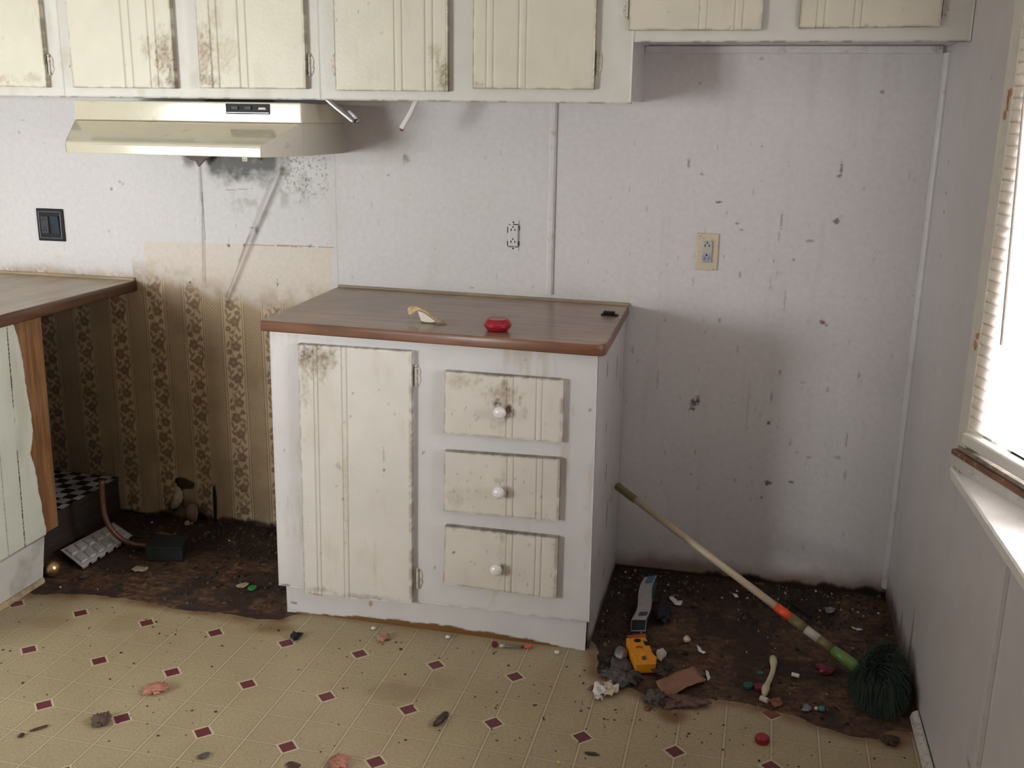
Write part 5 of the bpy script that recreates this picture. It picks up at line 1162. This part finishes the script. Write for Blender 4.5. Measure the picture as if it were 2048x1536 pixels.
# ------------------------------------------------------------------ litter in the right alcove
def toothbox():
    a, b = fl(1262, 1262), fl(1291, 1262)                  # near bottom edge
    a, b = np.array((a[0], a[1], .001)), np.array((b[0], b[1], .001))
    e0 = at(2, .055, 1288, 1163); e1 = at(2, .055, 1313, 1159)
    up = np.array((0, .004, .036)); t = thing('slim_carton', 'long slim white and teal carton standing against debris by the cabinet side', 'box', tuple((a+b)/2))
    n = 12; vs = []
    for i in range(n+1):
        s_ = i/n; l = a*(1-s_)+e0*s_; r = b*(1-s_)+e1*s_; base_ = .001+.030*s_; l[2] = r[2] = base_; wv = .006*math.sin(s_*6.3)
        off = np.array((wv, 0, 0)); h_ = .036-.004*math.sin(s_*3.1)
        vs += [l, r, r+off+(0, .004, h_), l+off+(0, .004, h_)]
    fs = [(i*4+k, i*4+(k+1) % 4, i*4+4+(k+1) % 4, i*4+4+k) for i in range(n) for k in (0, 1, 3)]+[(n*4, n*4+1, n*4+2, n*4+3)]
    MB().add([tuple(v) for v in vs], fs).build('carton_sides', M['teal'], t)['label'] = 'teal sides'
    top = [(np.array(vs[i*4+3]), np.array(vs[i*4+2])) for i in range(n+1)]
    mb = MB(); mb.add([tuple(q+np.array((0, 0, dz))) for dz in (.0003, .0012) for p in top for q in p], [(2*i, 2*i+1, 2*i+3, 2*i+2) for i in range(n)]+[(2*(n+1)+2*i, 2*(n+1)+2*i+1, 2*(n+1)+2*i+3, 2*(n+1)+2*i+2) for i in range(n)])
    tp = mb.build('top_panel', M['carton'], t)
    def patch(i0, i1, u0, u1, mat, nm):
        P = [top[i0][0]*(1-u0)+top[i0][1]*u0, top[i0][0]*(1-u1)+top[i0][1]*u1, top[i1][0]*(1-u1)+top[i1][1]*u1, top[i1][0]*(1-u0)+top[i1][1]*u0]
        MB().hexa([tuple(p+np.array((0, 0, .0013))) for p in P]+[tuple(p+np.array((0, 0, .0022))) for p in P]).build(nm, mat, tp)
    patch(10, 12, .3, .9, M['bluelabel'], 'blue_print'); patch(1, 2, .3, .9, M['navylabel'], 'navy_print')
    # open near end with pale rims round a dark window
    f0, f1, f2, f3 = [np.array(vs[k]) for k in range(4)]
    def bar(p, q, w): MB().tube([tuple(p+np.array((0, -.001, 0))), tuple(q+np.array((0, -.001, 0)))], w, 6).build('pale_rim', M['carton'], t)
    bar(f0, f1, .0016); bar(f1, f2, .0012); bar(f3, f0, .0010); bar(f3, f2, .002)
    MB().hexa([tuple(q) for q in (f0+(.001, .003, .001), f1+(-.001, .003, .001), f1+(-.001, .005, .001), f0+(.001, .005, .001), f3+(.001, .003, -.001), f2+(-.001, .003, -.001), f2+(-.001, .005, -.001), f3+(.001, .005, -.001))]).build('end_window', M['darkgrey'], t)
toothbox()
def yellowcase():
    # stepped yellow casing: outline seen on the photo laid on a slab leaning on the rubble
    zt = .045
    o = [(1252, 1275), (1290, 1272), (1300, 1290), (1306, 1306), (1314, 1314), (1312, 1327), (1272, 1329), (1262, 1305)]
    t = thing('yellow_casing', 'amber-yellow plastic casing with holes beside the slim carton', 'casing', tuple(fl(1283, 1318)))
    top = [at(2, zt-.012*((v-1272)/57.), u, v) for u, v in o]; n = len(top)
    bot = [np.array((p[0], p[1]+.004, .0012)) for p in top]
    MB().add([tuple(p) for p in top+bot], [tuple(range(n)), tuple(range(n, 2*n))[::-1]]+[(i, (i+1) % n, n+(i+1) % n, n+i) for i in range(n)]).build('shell', M['yellow'], t, bevel=.003)
    def onf(u, v, dz=.0004): p = at(2, zt-.012*((v-1272)/57.), u, v); return (p[0], p[1], p[2]+dz)
    def hole(uv, nm, mat='black', dz=.0004):
        P = [onf(*q, dz) for q in uv]; Q = [(p[0], p[1], p[2]+.0008) for p in P]; m = len(P)
        MB().add(P+Q, [tuple(range(m)), tuple(range(m, 2*m))[::-1]]+[(i, (i+1) % m, m+(i+1) % m, m+i) for i in range(m)]).build(nm, M[mat], t)
    hole([(1275+7*math.cos(a), 1281.5+3.6*math.sin(a)) for a in np.linspace(0, 6.28, 15)[:-1]], 'round_hole')
    hole([(1286, 1282), (1297, 1284), (1300, 1291), (1290, 1291)], 'square_hole')
    hole([(1283, 1313), (1291, 1312), (1293, 1319), (1285, 1321)], 'square_hole', 'fuzz')
    hole([(1271, 1294), (1277, 1292), (1284, 1293), (1286, 1297), (1283, 1297), (1282, 1295), (1277, 1294), (1273, 1297)], 'embossed_arc', 'amberred')
    hole([(1253, 1272), (1290, 1268), (1293, 1274), (1256, 1277)], 'red_end', 'amberred', .001)
yellowcase()
scrap('cardboard_flap', 'brown torn cardboard flap on the front edge of the alcove stain', 'cardboard', [(1312, 1368), (1345, 1352), (1388, 1342), (1398, 1360), (1412, 1373), (1372, 1384), (1345, 1398), (1322, 1396)], 'cardboard', 21, .004, .0016, base_z=.004, lift=lambda x, y: max(0, (x-1.22)*.12))
blob('dirt_clump', 'grey fluffy clump under the left side of the cardboard flap', 'dirt clump', (1312, 1404), (.045, .06, .018), 'ash', 22, .9)
blob('dirt_clump', 'dark clump on the upper left corner of the cardboard flap', 'dirt clump', (1326, 1350), (.05, .05, .018), 'crumb', 23, .7, lift=.004)
blob('dirt_clump', 'ragged dark and pink clump below the cardboard flap', 'dirt clump', (1358, 1408), (.10, .05, .014), 'claydark', 24, .9)
blob('dirt_clump', 'large grey crumbly clump below the crumpled foil', 'dirt clump', (1240, 1352), (.08, .10, .012), 'ash', 25, .9)
blob('crumpled_foil', 'crumpled grey foil lump left of the yellow casing', 'foil', (1243, 1316), (.036, .06, .026), 'foil', 26, .5)
blob('pale_wad', 'pale brownish wad right of the yellow casing', 'wad', (1322, 1316), (.026, .055, .022), 'paper', 27, .5)
blob('yellow_pebble', 'small pale yellow nut-like pebble in the alcove', 'pebble', (1374, 1284), (.022, .025, .018), 'bone', 28, .25)
blob('dark_cloth', 'black crumpled cloth-like heap right of the slim carton', 'cloth', (1327, 1232), (.045, .12, .024), 'black2', 29, .6)
scrap('paper_scrap', 'bright white twisted scrap right of the slim carton', 'paper scrap', [(1338, 1196), (1345, 1194), (1356, 1203), (1366, 1206), (1362, 1213), (1350, 1211), (1341, 1203)], 'whitepaper', 31)
scrap('paper_scrap', 'small white scrap close to the back wall, left of the broom', 'paper scrap', [(1464, 1188), (1474, 1190), (1477, 1197), (1470, 1196)], 'whitepaper', 32, .003)
scrap('paper_scrap', 'small white torn scrap below the yellow pebble', 'paper scrap', [(1393, 1293), (1400, 1296), (1404, 1303), (1413, 1306), (1407, 1310), (1397, 1304)], 'whitepaper', 33, .004)
scrap('paper_scrap', 'narrow white scrap right above the cardboard flap tip', 'paper scrap', [(1411, 1342), (1416, 1346), (1421, 1358), (1416, 1363), (1412, 1354)], 'whitepaper', 34, .004)
blob('pink_flake', 'small pinkish lump left of the narrow white scrap', 'flake', (1401, 1352), (.022, .028, .008), 'claydark', 35, .4)
def tissue():
    t = thing('crumpled_tissue', 'white and cream crumpled tissue on tiles below the base cabinet corner', 'tissue', tuple(fl(1210, 1388)))
    for uvs, mt, sd, nm in (([(1188, 1378), (1200, 1374), (1212, 1382), (1210, 1394), (1195, 1398), (1184, 1390)], 'whitepaper', 36, 'white_fold'), ([(1203, 1374), (1222, 1373), (1238, 1382), (1236, 1394), (1222, 1399), (1208, 1397), (1214, 1386)], 'creampaper', 37, 'cream_fold'), ([(1186, 1396), (1200, 1396), (1206, 1404), (1196, 1407), (1188, 1402)], 'paper', 38, 'torn_shred')):
        o = scrap(nm, None, None, uvs, mt, sd, .020, .0012); c = np.array(o.location)-np.array(t.location); o.parent = t; o.location = c
tissue()
scrap('rust_leaf', 'rust-brown flake on the tiles left of the crumpled tissue', 'flake', [(1174, 1379), (1188, 1370), (1198, 1373), (1190, 1382), (1178, 1384)], 'rust', 39, .006)
def bone():
    a, b = fl(1545, 1320), fl(1533, 1397); a = np.array(a); b = np.array(b); pts = []; rad = []
    for k in range(25):
        s_ = k/24; p = a*(1-s_)+b*s_; p[0] += .006*math.sin(s_*5); r_ = .0072+.004*math.exp(-((s_-.12)/.10)**2)+.0035*math.exp(-((s_-.86)/.10)**2)+.0012*mnoise.noise((s_*14, 1, 0))-.0035*math.exp(-((s_-1.0)/.03)**2)-.005*math.exp(-((s_-0)/.03)**2); p[2] = r_+.001; pts.append(p); rad.append(r_)
    solo(MB().tube(pts, rad, 14), 'plastic_stick', M['bone'], 'pale cream bone-shaped stick in the middle of the alcove stain', 'stick', smooth=True)
bone()
def cyl(name, label, cat, uv0, uv1, r, mat, **k):
    a, b = np.array(fl(*uv0)), np.array(fl(*uv1)); a[2] = b[2] = r+.0006
    return solo(MB().tube([a+(b-a)*.0, a+(b-a)*.03, b-(b-a)*.03, b], [r*.86, r, r, r*.86], 16), name, M[mat], label, cat, smooth=False, bevel=0, **k)
cyl('white_plug', 'white plug lying at the lower end of the cream stick', 'plug', (1520, 1401), (1535, 1407), .0075, 'label')
cyl('white_plug', 'white chalk-like plug lying right of the cream stick', 'plug', (1583, 1352), (1598, 1356), .0055, 'whitepaper')
cap('bottle_cap', 'dull red cap immediately left of the cream stick', (1517, 1378), .013, .012, 'darkred', ribs=False)
cap('bottle_cap', 'very dark green cap left of the dull red cap', (1496, 1375), .013, .011, 'darkteal', ribs=False)
cap('bottle_cap', 'small dark teal cap above the dull red cap', (1521, 1347), .009, .004, 'teal', ribs=False)
cyl('black_pen', 'thin dark pen lying beside the broom near the orange band', 'pen', (1573, 1203), (1622, 1238), .0045, 'black')
scrap('plastic_scrap', 'clear greyish plastic scrap near the back of the alcove, right of the pen', 'plastic scrap', [(1648, 1219), (1660, 1216), (1671, 1220), (1667, 1229), (1654, 1229)], 'foil', 41, .008)
scrap('plastic_scrap', 'whitish plastic shred between broom pole and right wall', 'plastic scrap', [(1702, 1255), (1716, 1258), (1726, 1262), (1718, 1264), (1704, 1260)], 'paper', 42, .005)
blob('red_lump', 'dark wine-red lump left of the green bristles', 'lump', (1650, 1342), (.05, .05, .016), 'darkred', 43, .5)
blob('glass_chip', 'glassy whitish chip near front edge of stain, left of teal bead', 'chip', (1613, 1420), (.024, .026, .010), 'foil', 44, .5)
blob('teal_bead', 'teal-green bead near the front edge of the stain', 'bead', (1643, 1421), (.020, .020, .011), 'tealbright', 45, .2)
blob('white_bead', 'white bead touching the teal-green bead', 'bead', (1632, 1420), (.009, .012, .009), 'whitepaper', 46, .2)
blob('yellow_bead', 'tiny bright yellow bead below the green bristles', 'bead', (1752, 1422), (.008, .008, .008), 'lemon', 47, .1)
blob('yellow_bead', 'tiny yellow bead on tiles near the bottom frame edge', 'bead', (1117, 1527), (.008, .008, .006), 'lemon', 48, .1)
scrap('hair_shred', 'curled pale pink shred left below the green bristles', 'shred', [(1664, 1408), (1674, 1412), (1683, 1421), (1680, 1423), (1672, 1416), (1663, 1411)], 'clay', 49, .006)
scrap('wood_splinter', 'orange-brown wood splinter left of the teal bead', 'splinter', [(1536, 1402), (1560, 1396), (1566, 1412), (1548, 1418)], 'rust', 50, .004)
# ------------------------------------------------------------------ litter on the tiles
def syringe():
    a, b = np.array(fl(985, 1295)), np.array(fl(1067, 1298)); d = (b-a); L = np.linalg.norm(d); d /= L; r = .0055; z = np.array((0, 0, r+.0008)); P = lambda s_: tuple(a+d*L*s_+z)
    t = thing('syringe', 'thin clear plastic syringe with orange cap along the cabinet toe kick', 'syringe', tuple(a+d*L*.5))
    MB().tube([P(.28), P(.78)], .0046, 16).build('barrel', M['clear'], t, smooth=True); MB().tube([P(.18), P(.30)], .0052, 14).build('plunger', M['label'], t, smooth=True)
    MB().tube([P(.30), P(.6)], .0022, 8).build('plunger_rod', M['label'], t)
    MB().tube([P(.78), P(.82), P(1.0)], [.0048, .0042, .0034], 14).build('orange_cap', M['orange'], t, smooth=True)
    MB().lathe([(.003, -.004), (.0095, -.003), (.0095, .003), (.003, .004)], np.array(P(.06))+np.array((0, 0, .004)), (.3, -.3, .9), n=18).build('ring_end', M['darkred'], t)
syringe()
blob('pink_wad', 'pink crumpled wad in the middle of the left tiles', 'wad', (312, 1383), (.048, .052, .014), 'pinkpaper', 51, .55)
blob('pink_wad', 'faint pink wad near the toe kick of the base cabinet', 'wad', (765, 1279), (.034, .036, .010), 'palepink', 52, .5)
blob('pink_wad', 'salmon pink wad cut by the bottom edge of the picture', 'wad', (678, 1529), (.046, .05, .016), 'pinkpaper', 53, .4)
blob('brown_husk', 'long dark brown husk lying on the tiles', 'husk', (882, 1444), (.018, .066, .016), 'brown', 54, .3, rot=-.25)
blob('fuzz_ball', 'grey-brown ball of fuzz on the left tiles', 'fuzz', (203, 1446), (.040, .044, .018), 'fuzz', 55, .6)
blob('black_clump', 'small spiky black clump beside a maroon diamond near the toe kick', 'dirt clump', (592, 1276), (.028, .034, .014), 'matblack', 56, .9)
blob('grey_smudge', 'grey-blue lint bit near the bottom left of the tiles', 'lint', (408, 1514), (.018, .028, .006), 'ash', 57, .4, rot=-.6)
blob('leaf_bit', 'dark curled leaf bit left of the fuzz ball', 'leaf', (78, 1459), (.009, .04, .005), 'brown', 58, .4, rot=-.7)
blob('leaf_bit', 'dark crumb at the lower left, below the curled leaf bit', 'leaf', (43, 1473), (.012, .016, .006), 'crumb', 59, .4)
blob('leaf_bit', 'grey-green leaf bit on tiles at the lower right of the husk', 'leaf', (1183, 1509), (.034, .012, .004), 'fuzz', 60, .4)
blob('mud_lump', 'brown mud lump near the quarter round at the right wall', 'mud lump', (1779, 1483), (.034, .034, .010), 'brown', 61, .6)
blob('mud_lump', 'brown flake at the front of the stained alcove edge', 'mud lump', (1295, 1418), (.018, .022, .005), 'rust', 62, .4)
blob('brown_crumb', 'dark brown shell cut by the bottom picture edge, left of the salmon wad', 'crumb', (587, 1533), (.032, .02, .008), 'brown', 63, .3)
for k, (u, v, l) in enumerate(((747, 1259, 'white chip at the toe kick, leftmost of three'), (896, 1276, 'white chip at the toe kick, middle of three'), (1114, 1307, 'white chip at the toe kick, rightmost near the cabinet corner'))):
    blob('white_chip', l, 'chip', (u, v), (.016, .014, .008), 'whitepaper', 64+k, .3, group='white chips along the toe kick')
for k, (u, v) in enumerate(((1590, 1130),)): pass
# uncountable crumbs and rubble: one object each
def scatter(name, label, pts, smin, smax, seed, flat=.5, pale=0., keep=()):
    r_ = np.random.RandomState(seed); mb = MB(); cols = []
    for (x, y) in pts:
        if any((x-cx_)**2+(y-cy_)**2 < rr_**2 for cx_, cy_, rr_ in keep): continue
        lt = r_.rand() < pale; k = smin+(smax-smin)*r_.rand()**3*(.5 if lt else 1); a = r_.rand()*6.28; n = 5; h_ = k*flat*r_.uniform(.5, 1.2); el = r_.uniform(.5, 1.0)
        ring = []
        for q in range(n):
            t = q/n*6.283; rr = k*r_.uniform(.7, 1.2); px_, py_ = rr*math.cos(t), rr*el*math.sin(t); ring.append((x+px_*math.cos(a)-py_*math.sin(a), y+px_*math.sin(a)+py_*math.cos(a)))
        z0 = -.003
        vs = [(p[0], p[1], z0) for p in ring]+[(x+(p[0]-x)*.7, y+(p[1]-y)*.7, h_*r_.uniform(.7, 1.1)) for p in ring]
        mb.add(vs, [tuple(range(n))[::-1], tuple(range(n, 2*n))]+[(i, (i+1) % n, n+(i+1) % n, n+i) for i in range(n)])
        c = (np.array((.42, .37, .30)) if lt else np.array([(.03, .02, .014), (.055, .03, .018), (.018, .014, .012), (.09, .05, .03)][r_.randint(4)]))*r_.uniform(.7, 1.3); cols += [c]*(2*n)
    o = mb.build(name, M['bits']); setcol(o.data, np.array(cols)); tag(o, label, 'debris', None, 'stuff'); return o
def gen(n, poly, seed, dens=None):
    r_ = np.random.RandomState(seed); P = np.array(poly); lo, hi = P.min(0), P.max(0); X = r_.uniform(lo[0], hi[0], n*4); Y = r_.uniform(lo[1], hi[1], n*4); m = inpoly(X, Y, poly)
    if dens is not None: m &= r_.rand(n*4) < dens(X, Y)
    return list(zip(X[m][:n], Y[m][:n]))
TP = [(-.80, -.72), (.0, -.69), (.99, -.66), (1.03, -.78), (1.3, -.83), (1.7, -.87), (1.82, -.90), (1.84, -1.35), (-.5, -1.5), (-.80, -1.1)]
def dens(X, Y): return np.clip(.06+.9*(fbm(X, Y, 5, 3) > .58)*.3+1.0*np.exp(-((X-1.1)/.22)**2-((Y+.85)/.16)**2)+.5*np.exp(-((X-1.75)/.15)**2-((Y+.95)/.12)**2)+.35*np.exp(-((Y+.68)/.05)**2), 0, 1)
scatter('floor_crumbs', 'dark specks and crumbs strewn over the vinyl tiles', gen(950, TP, 71, dens), .0011, .0060, 72, .35)
LPOLY = [(-.92, -.02), (-.86, -.6), (-.7, -.64), (0, -.64), (0, -.02)]
def dl(X, Y): return np.clip(.25+.75*ss(-.3, -.05, Y), 0, 1)
scatter('range_gap_rubble', 'black rotten rubble along the back of the range gap', gen(900, LPOLY, 73, dl), .0015, .012, 74, .55, .04, keep=[(-.815, -.31, .14), (-.84, -.22, .12), (-.78, -.42, .12), (-.55, -.29, .085), (-.80, -.58, .05), (-.87, -.35, .1)])
RPOLY = [(1.0, -.01), (1.0, -.5), (1.04, -.68), (1.3, -.76), (1.7, -.8), (1.8, -.78), (1.86, -.7), (1.86, -.01)]
def dr(X, Y): return np.clip(.2+.8*ss(-.35, -.05, Y)+.5*(X < 1.15), 0, 1)
scatter('alcove_rubble', 'dark crumbly rubble with pale flakes over the rotten alcove floor', gen(1500, RPOLY, 75, dr), .0012, .011, 76, .5, .11)
